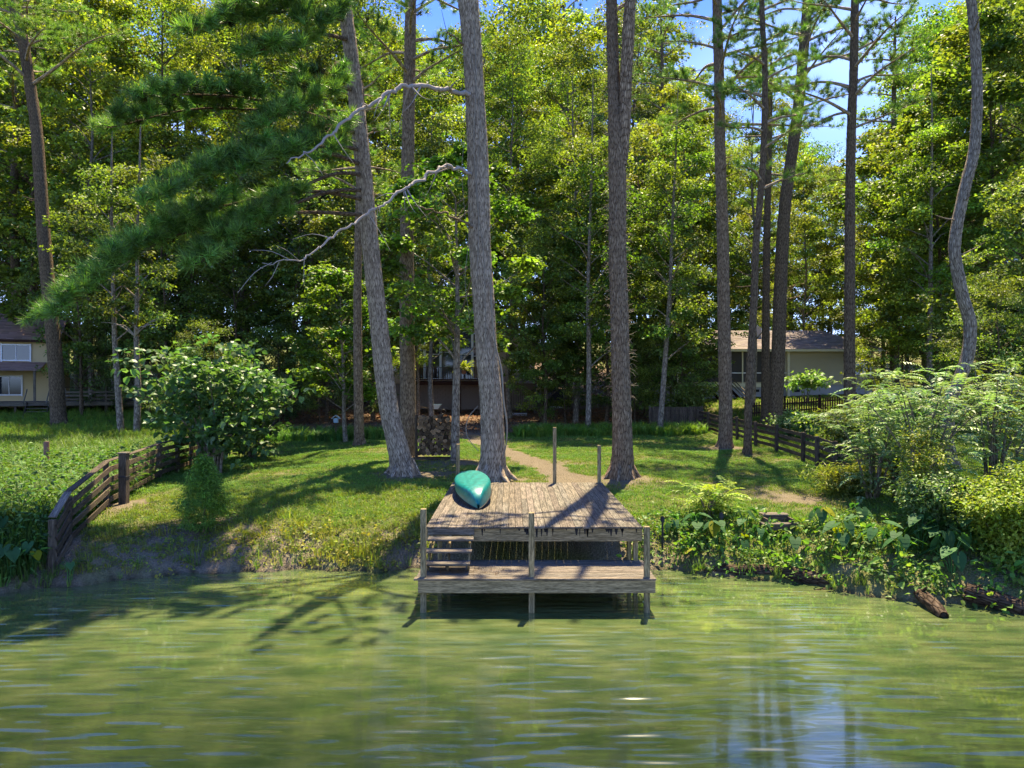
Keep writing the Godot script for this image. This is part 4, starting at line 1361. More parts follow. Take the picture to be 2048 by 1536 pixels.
	# the little evergreen on the left bank
	o = thing("evergreen_sapling", "little dark evergreen sapling growing alone on the left bank", "shrub", on_ground(-7.425, 17.10))
	stick(o, "trunk", [Vector3(0, -0.1, 0), Vector3(0.03, 0.7, 0), Vector3(-0.02, 1.75, 0)], [0.03, 0.022, 0.006], mats.bark_brown, 7, 0.2)
	var where := []
	var tints := []
	for i in 300:
		var f := pow(rng.randf(), 0.8)
		var a := rnd(0, TAU)
		var r := 0.47 * sin(clampf(1.0 - f, 0.0, 1.0) * 2.4) * rnd(0.3, 1.25)
		where.append(placed(Vector3(cos(a) * r, 0.15 + f * 1.62, sin(a) * r), a, rnd(-0.5, 0.3), rnd(0.7, 1.2)))
		var k := rnd(0.5, 1.2)
		tints.append(Color(0.95 * k, 1.3 * k, 1.05 * k))
	fill(o, "foliage", "cedar", where, tints, mats.leaf_mid)
	# two thin pale trunks on the left, with a bare twiggy branch
	var spec := {"h": 15.0, "c0": 6.0, "r": 2.6, "n": 16, "m": 18, "cr": 0.9, "kit": "broad", "leaf": mats.leaf_mid, "bark": mats.bark_grey, "tr": 0.19}
	o = thing("slender_tree", "slender pale trunk left of the mulberry, leaning slightly left", "tree", Vector3(-21.435, 1.296, -39.000))
	hardwood(o, spec, local([Vector3(-21.407, 1.186, -39.000), Vector3(-21.600, 3.931, -39.000), Vector3(-21.764, 6.401, -39.000), Vector3(-21.847, 8.871, -39.000), Vector3(-21.929, 12.164, -39.000), Vector3(-21.956, 15.732, -39.000), Vector3(-21.901, 18.477, -39.000)]))
	o = thing("slender_tree", "second slender pale trunk left of the mulberry, with a bare twiggy fork", "tree", Vector3(-20.612, 1.296, -39.000))
	pts_twigs(o)
	hardwood(o, spec, local([Vector3(-20.612, 1.186, -39.000), Vector3(-20.529, 3.931, -39.000), Vector3(-20.612, 6.401, -39.000), Vector3(-20.584, 8.871, -39.000), Vector3(-20.557, 12.164, -39.000), Vector3(-20.447, 15.732, -39.000), Vector3(-20.365, 19.300, -39.000)]))
	# the maple before the middle house
	spec = {"h": 11.5, "c0": 4.4, "r": 3.1, "n": 30, "m": 24, "cr": 0.9, "kit": "maple", "leaf": mats.leaf_dark, "bark": mats.bark_grey, "tr": 0.18, "tone": Color(0.9, 1.05, 0.75), "low": 1.0}
	o = thing("maple_tree", "green maple with thin trunk at the right end of the firewood stack", "tree", Vector3(-2.166, 1.353, -27.000))
	hardwood(o, spec, local([Vector3(-2.166, 1.277, -27.000), Vector3(-2.128, 3.652, -27.000), Vector3(-2.090, 5.552, -27.000), Vector3(-2.071, 7.452, -27.000), Vector3(-2.109, 9.352, -27.000), Vector3(-2.147, 11.252, -27.000)]))
	spec = {"h": 9.0, "c0": 2.2, "r": 2.6, "n": 26, "m": 26, "cr": 0.95, "kit": "maple", "leaf": mats.leaf_mid, "bark": mats.bark_grey, "tr": 0.12, "tone": Color(0.8, 0.95, 0.7)}
	o = thing("maple_tree", "low green maple left of the leaning pine, over the lawn's far edge", "tree", on_ground(-8.697, 37.00))
	hardwood(o, spec)
	spec = {"h": 17.0, "c0": 5.0, "r": 3.2, "n": 30, "m": 24, "cr": 1.1, "kit": "broad", "leaf": mats.leaf_mid, "bark": mats.bark_grey, "tr": 0.17, "tone": Color(0.9, 1.0, 0.8)}
	o = thing("slender_tree", "slender tree standing between the twin-stemmed pine and the plank fence", "tree", Vector3(8.200, 1.313, -39.500))
	hardwood(o, spec, local([Vector3(8.200, 1.202, -39.500), Vector3(8.478, 5.038, -39.500), Vector3(8.756, 8.930, -39.500), Vector3(8.923, 13.100, -39.500), Vector3(9.118, 17.269, -39.500), Vector3(9.229, 20.605, -39.500)]))
	o = thing("slender_tree", "slender dark trunk left of the twin-stemmed pine at the lawn's far edge", "tree", Vector3(4.386, 1.375, -41.000))
	hardwood(o, spec, local([Vector3(4.386, 1.259, -41.000), Vector3(4.443, 5.068, -41.000), Vector3(4.386, 9.107, -41.000), Vector3(4.501, 13.435, -41.000), Vector3(4.616, 17.763, -41.000), Vector3(4.674, 21.803, -41.000)]))
	spec = spec.duplicate()
	spec.leaf = mats.leaf_yellow
	spec.tone = Color(0.8, 1.0, 0.9)
	o = thing("slender_tree", "dark forked trunk with bright yellow-green leaves left of the curving trunk", "tree", on_ground(24.121, 41.00))
	hardwood(o, spec, local([Vector3(24.121, 1.028, -41.000), Vector3(24.092, 5.068, -41.000), Vector3(24.150, 9.107, -41.000), Vector3(24.179, 13.435, -41.000), Vector3(24.236, 17.763, -41.000), Vector3(24.179, 21.226, -41.000)]))

func pts_twigs(o: Node3D) -> void:
	var p := Vector3(0.0, 5.6, 0.15)
	for i in 9:
		var a := rnd(-1.3, 1.3)
		var l := rnd(1.2, 2.8)
		var e := p + Vector3(sin(a) * l, rnd(0.3, 1.7), cos(a) * 0.8)
		stick(o, "bare_twig", [p, p.lerp(e, 0.5) + Vector3(0, 0.25, 0), e], [0.05, 0.03, 0.008], mats.dead_limb, 5, 0.2)

# ---- fences
func rail_fence(called: String, label: String, posts: Array, rails: int, h: float, cap: bool) -> Node3D:
	var o := thing(called, label, "fence")
	var tops := []
	for p in posts:
		var b := on_ground(p.x, p.y)
		tops.append(b)
		var w := rnd(0.115, 0.135)
		var hh := h + rnd(-0.03, 0.05)
		part(o, "post", slab(Vector3(w, hh + 0.3, w), 0.008, Color(1, 1, 1) * rnd(0.65, 1.0), Vector2(rnd(0, 5), rnd(0, 5))), mats.wood_fence, Transform3D(Basis(Vector3.UP, rnd(-0.2, 0.2)) * Basis(Vector3.BACK, rnd(-0.02, 0.02)), b + Vector3(0, hh * 0.5 - 0.15, 0)))
	for i in tops.size() - 1:
		var a: Vector3 = tops[i]
		var b: Vector3 = tops[i + 1]
		var side := (b - a).cross(Vector3.UP).normalized() * 0.085
		for k in rails:
			var y := 0.2 + (h - 0.34) * k / (rails - 1.0)
			bar(o, "rail", a + side + Vector3(0, y + rnd(-0.015, 0.015), 0), b + side + Vector3(0, y + rnd(-0.015, 0.015), 0), 0.03, 0.14, mats.wood_fence, 0.005, 0.3)
		if cap:
			bar(o, "cap_board", a + Vector3(0, h + 0.07, 0), b + Vector3(0, h + 0.07, 0), 0.16, 0.03, mats.wood_grey if i == 0 else mats.wood_fence, 0.005, 0.3)
	return o

func make_fences() -> void:
	rail_fence("rail_fence", "dark four-rail wooden fence stepping down the left bank to the pond", [Vector2(-9.798, 15.15), Vector2(-9.936, 15.90), Vector2(-10.501, 18.40), Vector2(-11.537, 21.80), Vector2(-12.023, 24.20), Vector2(-12.429, 26.40), Vector2(-12.831, 28.40), Vector2(-13.152, 31.20), Vector2(-13.495, 34.00), Vector2(-13.774, 37.00), Vector2(-13.906, 39.60), Vector2(-14.203, 42.40), Vector2(-14.759, 45.20), Vector2(-15.302, 48.00), Vector2(-15.899, 51.00), Vector2(-16.531, 54.00), Vector2(-17.128, 57.00), Vector2(-17.776, 60.00)], 4, 1.12, true)
	rail_fence("rail_fence", "dark four-rail wooden fence along the right side of the lawn", [Vector2(10.026, 18.60), Vector2(10.357, 20.70), Vector2(10.456, 23.00), Vector2(10.732, 25.00), Vector2(11.140, 27.20), Vector2(11.280, 30.30), Vector2(11.447, 33.40), Vector2(11.464, 36.20), Vector2(11.300, 38.60), Vector2(11.145, 40.40), Vector2(10.995, 42.00)], 4, 1.12, false)
	var o := thing("plank_fence", "low dark close-boarded fence beyond the right rail fence's far corner", "fence")
	for i in 26:
		var x := 8.2 + i * 0.125
		var b := on_ground(x, 42.3)
		bar(o, "plank", b - Vector3(0, 0.1, 0), b + Vector3(0, 1.25 + rnd(-0.03, 0.03), 0), 0.115, 0.02, mats.wood_fence, 0.004, 0.3)
	bar(o, "rail", on_ground(8.2, 42.36, 0.35), on_ground(11.4, 42.36, 0.35), 0.04, 0.09, mats.wood_fence)
	bar(o, "rail", on_ground(8.2, 42.36, 1.0), on_ground(11.4, 42.36, 1.0), 0.04, 0.09, mats.wood_fence)
	o = thing("picket_fence", "low brown picket fence before the bright lawn of the tan house", "fence")
	for i in 44:
		var x := 15.2 + i * 0.15
		var b := on_ground(x, 45.0)
		bar(o, "picket", b, b + Vector3(0, 0.95 + rnd(-0.04, 0.04), 0), 0.085, 0.02, mats.wood_red, 0.008, 0.3)
	for x in [15.1, 17.3, 19.5, 21.8]:
		var b := on_ground(x, 45.07)
		bar(o, "post", b - Vector3(0, 0.1, 0), b + Vector3(0, 1.15, 0), 0.1, 0.1, mats.wood_red)
	for y in [0.3, 0.75]:
		bar(o, "rail", on_ground(15.1, 45.03, y), on_ground(21.8, 45.03, y), 0.03, 0.08, mats.wood_red)

# ---- the dock
func make_dock() -> void:
	var o := thing("dock", "two-level weathered wooden dock with steps standing in the pond", "dock")
	var x0 := -1.74
	var x1 := 2.64
	var top := 1.38
	# upper deck: boards that run towards the lawn
	var n := 29
	var w := (x1 - x0) / n
	for i in n:
		var x := x0 + w * (i + 0.5)
		var near := -14.33 + rnd(-0.012, 0.012)
		var y := top - 0.02 + rnd(-0.004, 0.004)
		if i % 3 == 1:      # butted boards
			var cut := -rnd(16.5, 18.5)
			bar(o, "deck_board", Vector3(x, y, near), Vector3(x, y, cut + 0.002), w - 0.005, 0.038, mats.wood_grey, 0.006, 0.22)
			bar(o, "deck_board", Vector3(x, y, cut - 0.002), Vector3(x, y, -20.8), w - 0.005, 0.038, mats.wood_grey, 0.006, 0.22)
		else:
			bar(o, "deck_board", Vector3(x, y, near), Vector3(x, y, -20.8 + rnd(-0.02, 0.02)), w - 0.005, 0.038, mats.wood_grey, 0.006, 0.22)
	bar(o, "fascia", Vector3(x0 + 0.02, top - 0.175, -14.4), Vector3(x1 - 0.02, top - 0.175, -14.4), 0.045, 0.26, mats.wood_new)
	bar(o, "fascia", Vector3(x0 + 0.01, top - 0.175, -14.43), Vector3(x0 + 0.01, top - 0.175, -20.75), 0.04, 0.26, mats.wood_new)
	bar(o, "fascia", Vector3(x1 - 0.01, top - 0.175, -14.43), Vector3(x1 - 0.01, top - 0.175, -20.75), 0.04, 0.26, mats.wood_new)
	# mould that has run down the front board
	for i in 30:
		var x := x0 + 1.1 + pow(rng.randf(), 0.7) * 3.2
		var l := rnd(0.03, 0.2)
		var mb := MB.new()
		var wd := rnd(0.012, 0.04)
		mb.quad(Vector3(x - wd, top - 0.047, -14.3745), Vector3(x + wd, top - 0.047, -14.3745), Vector3(x + wd * 0.3, top - 0.047 - l, -14.3745), Vector3(x - wd * 0.4, top - 0.047 - l * 0.9, -14.3745), Color.WHITE)
		part(o, "stain", mb.done(), mats.dark)
	for zz in [15.2, 17.4, 19.4]:
		for x in [x0 + 0.2, 0.45, x1 - 0.14]:
			bar(o, "post", Vector3(x, gh(x, zz) - 0.5, -zz), Vector3(x, top - 0.05, -zz), 0.09, 0.09, mats.wood_new)
		bar(o, "beam", Vector3(x0 + 0.05, top - 0.18, -zz - 0.07), Vector3(x1 - 0.05, top - 0.18, -zz - 0.07), 0.045, 0.19, mats.wood_fence)
	bar(o, "post", Vector3(x1 - 0.12, -1.0, -14.5), Vector3(x1 - 0.12, top - 0.05, -14.5), 0.09, 0.09, mats.wood_new)
	# posts that stand up at the back of the upper deck
	bar(o, "tall_post", Vector3(1.24, 0.9, -20.66), Vector3(1.24, 3.0, -20.66), 0.1, 0.1, mats.wood_new)
	bar(o, "tall_post", Vector3(2.56, 0.9, -20.86), Vector3(2.56, 2.46, -20.86), 0.1, 0.1, mats.wood_new)
	bar(o, "tall_post", Vector3(-1.6, 0.9, -20.86), Vector3(-1.58, 2.5, -20.86), 0.1, 0.1, mats.wood_new)
	# lower deck: boards along the water
	var low := 0.66
	for i in 10:
		var zz := 13.21 + i * 0.142
		bar(o, "lower_board", Vector3(x0 - 0.05 if i else x0 - 0.08, low - 0.02, -zz), Vector3(x1 + 0.03, low - 0.02, -zz), 0.134, 0.038, mats.wood_pale if i == 0 else mats.wood_grey, 0.006, 0.12)
	bar(o, "front_beam", Vector3(x0, low - 0.16, -13.19), Vector3(x1 + 0.02, low - 0.16, -13.19), 0.045, 0.235, mats.wood_new)
	bar(o, "side_beam", Vector3(x0 + 0.01, low - 0.16, -13.22), Vector3(x0 + 0.01, low - 0.16, -14.6), 0.04, 0.235, mats.wood_new)
	bar(o, "side_beam", Vector3(x1, low - 0.16, -13.22), Vector3(x1, low - 0.16, -14.6), 0.04, 0.235, mats.wood_new)
	bar(o, "back_beam", Vector3(x0 + 0.04, low - 0.16, -14.6), Vector3(x1 - 0.04, low - 0.16, -14.6), 0.045, 0.235, mats.wood_new)
	for q in [[-1.655, 1.93], [0.365, 1.86], [2.52, 1.6]]:
		bar(o, "tall_post", Vector3(q[0], -1.3, -13.28), Vector3(q[0], q[1], -13.28), 0.105, 0.1, mats.wood_new, 0.008, 0.1)
	# the steps between the two levels
	for i in 3:
		var zz := 14.22 - 0.24 * (i + 1)
		var y := top - 0.18 * (i + 1)
		for k in 2:
			bar(o, "tread", Vector3(x0 + 0.08 - 0.02 * i, y, -zz - 0.135 * k), Vector3(x0 + 0.98 - 0.02 * i, y, -zz - 0.135 * k), 0.13, 0.038, mats.wood_grey, 0.006, 0.2)
	bar(o, "riser", Vector3(x0 + 0.04, top - 0.1, -14.355), Vector3(x0 + 0.98, top - 0.1, -14.355), 0.03, 0.13, mats.wood_grey)
	for x in [x0 + 0.12, x0 + 0.5, x0 + 0.9]:
		bar(o, "stringer", Vector3(x, low + 0.06, -13.66), Vector3(x, top - 0.2, -14.42), 0.04, 0.14, mats.wood_new)
	# a litter of pine straw on the lower deck
	var where := []
	var tints := []
	for i in 90:
		where.append(placed(Vector3(x0 + 0.3 + rnd(0, 1.3), low + 0.003, -13.3 - rnd(0, 0.5)), rnd(0, TAU), PI / 2 + rnd(-0.1, 0.1), rnd(0.3, 0.6)))
		tints.append(Color(0.9, 0.8, 0.7) * rnd(0.6, 1.2))
	for i in 150:
		where.append(placed(Vector3(rnd(x0, x1), top + 0.003, -rnd(14.4, 20.7)), rnd(0, TAU), PI / 2 + rnd(-0.1, 0.1), rnd(0.2, 0.5)))
		tints.append(Color(0.9, 0.75, 0.6) * rnd(0.5, 1.2))
	var litter := scatter(self, "pine_straw", needle_tuft(7, 0.22, 0.006), where, tints, mats.straw)
	litter.set_meta("label", "brown pine straw fallen on the dock boards")
	litter.set_meta("category", "pine straw")

# ---- the overturned canoe
func make_canoe() -> void:
	var a := Vector3(-0.76, 1.385, -16.25)
	var b := Vector3(-1.24, 1.385, -20.3)
	var l := a.distance_to(b)
	var o := thing("canoe", "green canoe lying upside down on the left side of the dock", "canoe", a)
	o.basis = Basis.looking_at(b - a, Vector3.UP) * Basis(Vector3.BACK, 0.07)
	var n := 60
	var m := 28
	var hull := MB.new()
	var rim := [[], []]
	var keel := []
	for i in n + 1:
		var t := float(i) / n
		var e := absf(2.0 * t - 1.0)
		var half := 0.44 * pow(1.0 - pow(e, 2.2), 0.78) + 0.004
		var sheer := 0.02 + 0.17 * (1.0 - pow(e, 2.0))          # the gunwale touches the deck at both ends
		var depth := 0.49 + 0.0 * t
		var k := sheer + (depth - sheer) * pow(maxf(1.0 - pow(e, 7.0), 0.0), 0.6) + 0.002
		for j in m + 1:
			var u := 2.0 * j / m - 1.0
			var au := absf(u)
			var side := signf(u) * half * pow(1.0 - pow(1.0 - au, 2.4), 0.62) * (1.0 + 0.06 * sin(au * PI))
			var y := sheer + (k - sheer) * pow(1.0 - pow(au, 2.6), 0.75)
			y += 0.018 * (1.0 - smoothstep(0.0, 0.16, au)) * (1.0 - e * 0.6)      # keel line
			hull.vert(Vector3(side, y, -t * l), Vector3.UP, Vector2(t * 4.0, u))
		rim[0].append(Vector3(-half - 0.006, sheer, -t * l))
		rim[1].append(Vector3(half + 0.006, sheer, -t * l))
	var w := m + 1
	for i in n:
		for j in m:
			var q := i * w + j
			hull.k.append_array(PackedInt32Array([q, q + w, q + 1, q + 1, q + w, q + w + 1]))
	for i in n + 1:      # smooth normals from neighbours
		for j in w:
			var q := i * w + j
			var du: Vector3 = hull.v[i * w + mini(j + 1, m)] - hull.v[i * w + maxi(j - 1, 0)]
			var dv: Vector3 = hull.v[mini(i + 1, n) * w + j] - hull.v[maxi(i - 1, 0) * w + j]
			var nn := du.cross(-dv)
			if nn.length() < 1e-9:
				nn = Vector3.UP
			nn = nn.normalized()
			if nn.dot(hull.v[q] - Vector3(0, 0.1, hull.v[q].z)) < 0:
				nn = -nn
			hull.n[q] = nn
	part(o, "hull", hull.done(), mats.canoe)
	for r in rim:
		var rad := []
		for p in r:
			rad.append(0.016)
		var mb := MB.new()
		tube(mb, r, rad, 8)
		part(o, "gunwale", mb.done(), mats.canoe_rim)
	for t in [0.3, 0.55, 0.72]:
		bar(o, "thwart", Vector3(-0.4, 0.17, -t * l), Vector3(0.4, 0.17, -t * l), 0.06, 0.03, mats.wood_pale)

# ---- the stack of firewood
func make_firewood() -> void:
	var at := on_ground(-2.991, 27.60)
	var rack := thing("firewood_rack", "low timber rack with end posts that holds the firewood", "rack", at)
	for x in [-0.72, 0.72]:
		for z in [-0.16, 0.16]:
			blk(rack, "post", Vector3(x, 0.85, z), Vector3(0.06, 1.8, 0.06), mats.wood_fence)
	for z in [-0.16, 0.16]:
		bar(rack, "rail", Vector3(-0.85, 0.06, z), Vector3(0.85, 0.06, z), 0.08, 0.09, mats.wood_fence)
	var y := 0.2
	var row := 0
	while y < 1.66:
		var x := -0.66 + (0.06 if row % 2 else 0.0)
		var hmax := 0.0
		while x < 0.62:
			var r := rnd(0.058, 0.1)
			if x + r * 2 > 0.7:
				break
			firewood_log(at + Vector3(x + r, y + r * 0.9 + rnd(-0.015, 0.015), rnd(-0.05, 0.06)), r)
			x += r * 1.93
			hmax = maxf(hmax, r)
		y += 0.125
		row += 1

func firewood_log(at: Vector3, r: float) -> void:
	var o := thing("firewood_log", "split log with pale cut end in the tall firewood stack", "firewood log", at, rnd(-0.06, 0.06), "logs in the firewood stack")
	o.rotation.z = rnd(0, TAU)
	var mb := MB.new()
	var cut := MB.new()
	var kind := rng.randi_range(0, 2)      # whole, half or quarter
	var ring := []
	var m := 11
	for j in m:
		var a := TAU * j / m
		var q := r * rnd(1.0, 1.14)
		if kind == 1 and sin(a) < -0.2:
			q *= 0.62 / maxf(0.62, -sin(a) * 1.2)
		if kind == 2 and (sin(a) < -0.15 or cos(a) < -0.15):
			q *= 0.8
		ring.append(Vector3(cos(a) * q, sin(a) * q, 0))
	var z := rnd(0.24, 0.3)
	var kk := lerpf(0.16, 1.0, pow(rng.randf(), 1.6))
	for j in m:
		var p: Vector3 = ring[j]
		var s: Vector3 = ring[(j + 1) % m]
		var d := Vector3(0, 0, z)
		mb.quad(p + d, p - d, s - d, s + d, Color.WHITE, Vector2(p.length() * j, 0), Vector2(p.length() * j, 0.5), Vector2(p.length() * (j + 1), 0.5), Vector2(p.length() * (j + 1), 0))
		cut.tri(d, s + d, p + d, Color(1.0, 0.94, 0.85) * kk)
		cut.tri(d * 1.004, s * 0.72 + d * 1.004, p * 0.72 + d * 1.004, Color(0.8, 0.68, 0.55) * kk)
	part(o, "bark", mb.done(), mats.bark_dark)
	part(o, "cut_end", cut.done(), mats.end_grain)

# ---- single small things
func make_small_things() -> void:
	var o := thing("square_post", "thick dark square post standing in front of the left rail fence", "post", on_ground(-10.321, 18.90))
	blk(o, "shaft", Vector3(0, 0.62, 0), Vector3(0.2, 1.4, 0.2), mats.wood_fence, 0.012)
	blk(o, "collar", Vector3(0, 0.72, 0), Vector3(0.222, 0.03, 0.222), mats.metal_dark)
	blk(o, "cap", Vector3(0, 1.345, 0), Vector3(0.24, 0.05, 0.24), mats.wood_grey, 0.015)
	o = thing("rusty_post", "rusty red-brown post alone in the weeds left of the fence", "post", on_ground(-15.724, 24.00))
	stick(o, "shaft", [Vector3(0, -0.2, 0), Vector3(0, 1.3, 0)], [0.085, 0.085], mats.rust, 14, 0.3)
	stick(o, "foot", [Vector3(0, -0.1, 0), Vector3(0, 0.32, 0)], [0.115, 0.11], mats.bark_dark, 14, 0.3)
	# little wooden steps on the right bank
	o = thing("wooden_steps", "small weathered wooden box step set into the right bank", "steps", on_ground(6.256, 16.90))
	for k in [[0.30, 0.02, 0.62], [0.13, 0.3, 0.8]]:
		for i in 3:
			bar(o, "step_board", Vector3(-k[2] * 0.5, k[0], k[1] - 0.1 * i), Vector3(k[2] * 0.5 + rnd(-0.02, 0.02), k[0], k[1] - 0.1 * i), 0.092, 0.035, mats.wood_grey)
		bar(o, "riser", Vector3(-k[2] * 0.46, k[0] - 0.08, k[1] + 0.02), Vector3(k[2] * 0.46, k[0] - 0.08, k[1] + 0.02), 0.03, 0.12, mats.wood_fence)
	for x in [-0.3, 0.3]:
		blk(o, "side", Vector3(x, 0.06, 0.1), Vector3(0.035, 0.4, 0.5), mats.wood_fence)
	bar(o, "stake", Vector3(0.24, -0.3, 0.42), Vector3(0.24, 0.24, 0.42), 0.03, 0.03, mats.metal_dark)
	for q in [[1325, 16.85, 0.62, "slim dark garden light on a stake beside the dock's right corner"], [1443, 16.7, 0.5, "short dark garden light on a stake among the taro leaves"]]:
		var p := Vector3((q[0] - 1024.0) / 1421.0 * q[1], 0, -q[1])
		o = thing("garden_light", q[3], "garden light", on_ground(p.x, q[1]))
		stick(o, "stake", [Vector3(0, -0.1, 0), Vector3(0, q[2], 0)], [0.025, 0.025], mats.metal_dark, 8, 0.3)
		stick(o, "lamp_head", [Vector3(0, q[2], 0), Vector3(0, q[2] + 0.05, 0), Vector3(0, q[2] + 0.1, 0), Vector3(0, q[2] + 0.13, 0)], [0.05, 0.055, 0.05, 0.012], mats.metal_dark, 12, 0.04)
	# logs at the water's edge
	for q in [
		["fallen_log", "short rotting log poking into the pond below the yellow-green shrub", [Vector3(7.962, 0.152, -13.900), Vector3(7.902, 0.139, -13.400), Vector3(7.874, 0.031, -12.950)], [0.1, 0.12, 0.085]],
		["fallen_log", "long brown log along the waterline under the right bank's taro", [Vector3(4.324, -0.007, -16.000), Vector3(5.276, 0.104, -15.750), Vector3(6.134, 0.120, -15.400), Vector3(6.744, 0.073, -14.950)], [0.13, 0.16, 0.17, 0.15]],
		["fallen_log", "dark muddy log along the waterline at the far right", [Vector3(8.767, 0.244, -13.750), Vector3(9.177, 0.156, -13.500), Vector3(9.587, 0.059, -13.150)], [0.16, 0.17, 0.15]],
		["fallen_log", "dead grey branch floating at the edge of the right bank", [Vector3(6.217, -0.023, -14.700), Vector3(6.913, 0.025, -14.750), Vector3(7.357, 0.024, -14.400)], [0.02, 0.03, 0.015]],
	]:
		o = thing(q[0], q[1], "log", q[2][0])
		stick(o, "bark", local(q[2]), q[3], mats.log_wet, 16, 0.08, 0.03)
		if q[3][0] > 0.05:
			stick(o, "knot", [Vector3(0, 0, 0), local(q[2])[1] * 0.5 + Vector3(0, 0.22, 0.05)], [0.05, 0.02], mats.log_wet, 7, 0.1, 0.01)
	# by the middle house
	o = thing("birdhouse", "small pale blue birdhouse on a post at the lawn's far edge", "birdhouse", on_ground(-9.413, 38.00))
	bar(o, "post", Vector3(0, -0.1, 0), Vector3(0, 0.95, 0), 0.06, 0.06, mats.wood_fence)
	blk(o, "box", Vector3(0, 1.08, 0), Vector3(0.22, 0.24, 0.22), mats.blue_paint)
	for s in [-1.0, 1.0]:
		bar(o, "roof", Vector3(0, 1.36, 0), Vector3(s * 0.22, 1.17, 0), 0.3, 0.025, mats.blue_paint)
	o = thing("air_conditioner", "dark boxy air conditioner beside the brown house", "air conditioner", Vector3(3.4, 2.5, -54))
	blk(o, "cabinet", Vector3(0, 0.75, 0), Vector3(0.9, 1.3, 0.9), mats.metal_dark, 0.03)
	for i in 8:
		blk(o, "louvre", Vector3(0, 0.25 + i * 0.13, 0.46), Vector3(0.8, 0.03, 0.03), mats.dark)
	blk(o, "pad", Vector3(0, 0.02, 0), Vector3(1.1, 0.14, 1.1), mats.concrete)
	for q in [[-7.9, "yellow-green fern spilling over the deck railing's left corner"], [-3.6, "yellow-green fern hanging on the deck railing behind the great pine"]]:
		o = thing("potted_fern", q[1], "fern", Vector3(q[0], 5.0, -53.1))
		stick(o, "pot", [Vector3(0, 0, 0), Vector3(0, 0.3, 0)], [0.14, 0.2], mats.rust, 12, 0.2)
		var where := []
		var tints := []
		for i in 70:
			where.append(placed(Vector3(rnd(-0.25, 0.25), 0.3 + rnd(0, 0.35), rnd(-0.2, 0.2)), rnd(0, TAU), rnd(-0.9, 0.5), rnd(0.9, 1.6)))
			tints.append(Color(1, 1, 1) * rnd(0.7, 1.2))
		fill(o, "foliage", "frond", where, tints, mats.leaf_yellow)
	o = thing("wheelbarrow", "dark wheelbarrow parked under the raised deck", "wheelbarrow", Vector3(-5.6, 2.05, -51.4))
	var mb := MB.new()
	var lip := [Vector3(-0.4, 0.75, -0.35), Vector3(0.5, 0.75, -0.35), Vector3(0.5, 0.75, 0.35), Vector3(-0.4, 0.75, 0.35)]
	var bed := [Vector3(-0.2, 0.4, -0.2), Vector3(0.25, 0.4, -0.2), Vector3(0.25, 0.4, 0.2), Vector3(-0.2, 0.4, 0.2)]
	for i in 4:
		mb.quad(lip[i], lip[(i + 1) % 4], bed[(i + 1) % 4], bed[i])
	mb.quad(bed[0], bed[1], bed[2], bed[3])
	part(o, "tray", mb.done(), mats.blue_paint)
	for s in [-0.25, 0.25]:
		bar(o, "handle", Vector3(-1.0, 0.55, s), Vector3(0.5, 0.3, s * 0.6), 0.04, 0.04, mats.wood_fence)
		bar(o, "leg", Vector3(-0.35, 0.0, s), Vector3(-0.3, 0.42, s), 0.03, 0.03, mats.metal_dark)
	var tor := TorusMesh.new()
	tor.inner_radius = 0.13
	tor.outer_radius = 0.2
	tor.rings = 20
	tor.ring_segments = 8
	part(o, "wheel", tor, mats.metal_dark, Transform3D(Basis(Vector3.RIGHT, PI / 2), Vector3(0.62, 0.2, 0)))

# ---- plants of the banks and borders
func elephant_ear(label: String, group: String, at: Vector3, n: int, size: float, tone: Color, yellow := 0) -> void:
	var o := thing("taro_plant", label, "taro plant", at, rnd(0, TAU), group)
	for i in n:
		var a := TAU * i / n + rnd(-0.4, 0.4)
		var h := size * rnd(0.9, 1.9)
		var out := size * rnd(0.35, 1.0)
		var p := Vector3(cos(a) * out, h, sin(a) * out)
		stick(o, "stalk", [Vector3(cos(a) * 0.04, -0.05, sin(a) * 0.04), Vector3(p.x * 0.4, h * 0.6, p.z * 0.4), p], [0.014, 0.01, 0.006], mats.leaf_ear, 5, 0.12)
		var mb := MB.new()
		mb.flat = true
		var l := size * rnd(0.75, 1.15)
		var d := Vector3(cos(a), -rnd(0.1, 1.5), sin(a)).normalized()
		var s := d.cross(Vector3.UP).normalized()
		var nn := s.cross(d).normalized()
		# a heart: two lobes behind the stalk, a point ahead, both halves raised from the midrib
		var prof := [Vector2(-0.3, 0.12), Vector2(-0.34, 0.26), Vector2(-0.18, 0.4), Vector2(0.1, 0.42), Vector2(0.4, 0.33), Vector2(0.7, 0.17), Vector2(0.95, 0.0)]
		var k := tone * rnd(0.7, 1.1)
		if i < yellow:
			k = Color(3.6, 1.5, 0.2)
		k = Color(minf(k.r * 0.25, 1), minf(k.g * 0.25, 1), minf(k.b * 0.25, 1))
		for g in [1.0, -1.0]:
			var prev := p
			for q in prof:
				var c: Vector3 = p + d * q.x * l + s * q.y * l * g + nn * (0.12 * q.y - 0.16 * maxf(q.x, 0) * q.x) * l
				if prev != p:
					var ma: Vector3 = p + d * clampf(q.x, 0.0, 0.95) * l - nn * 0.16 * maxf(q.x, 0.0) * q.x * l
					if g > 0:
						mb.tri(p, prev, c, k)
						mb.tri(p, c, ma, k)
					else:
						mb.tri(p, c, prev, k)
						mb.tri(p, ma, c, k)
				prev = c
		part(o, "leaf", mb.done(), mats.leaf_ear4)

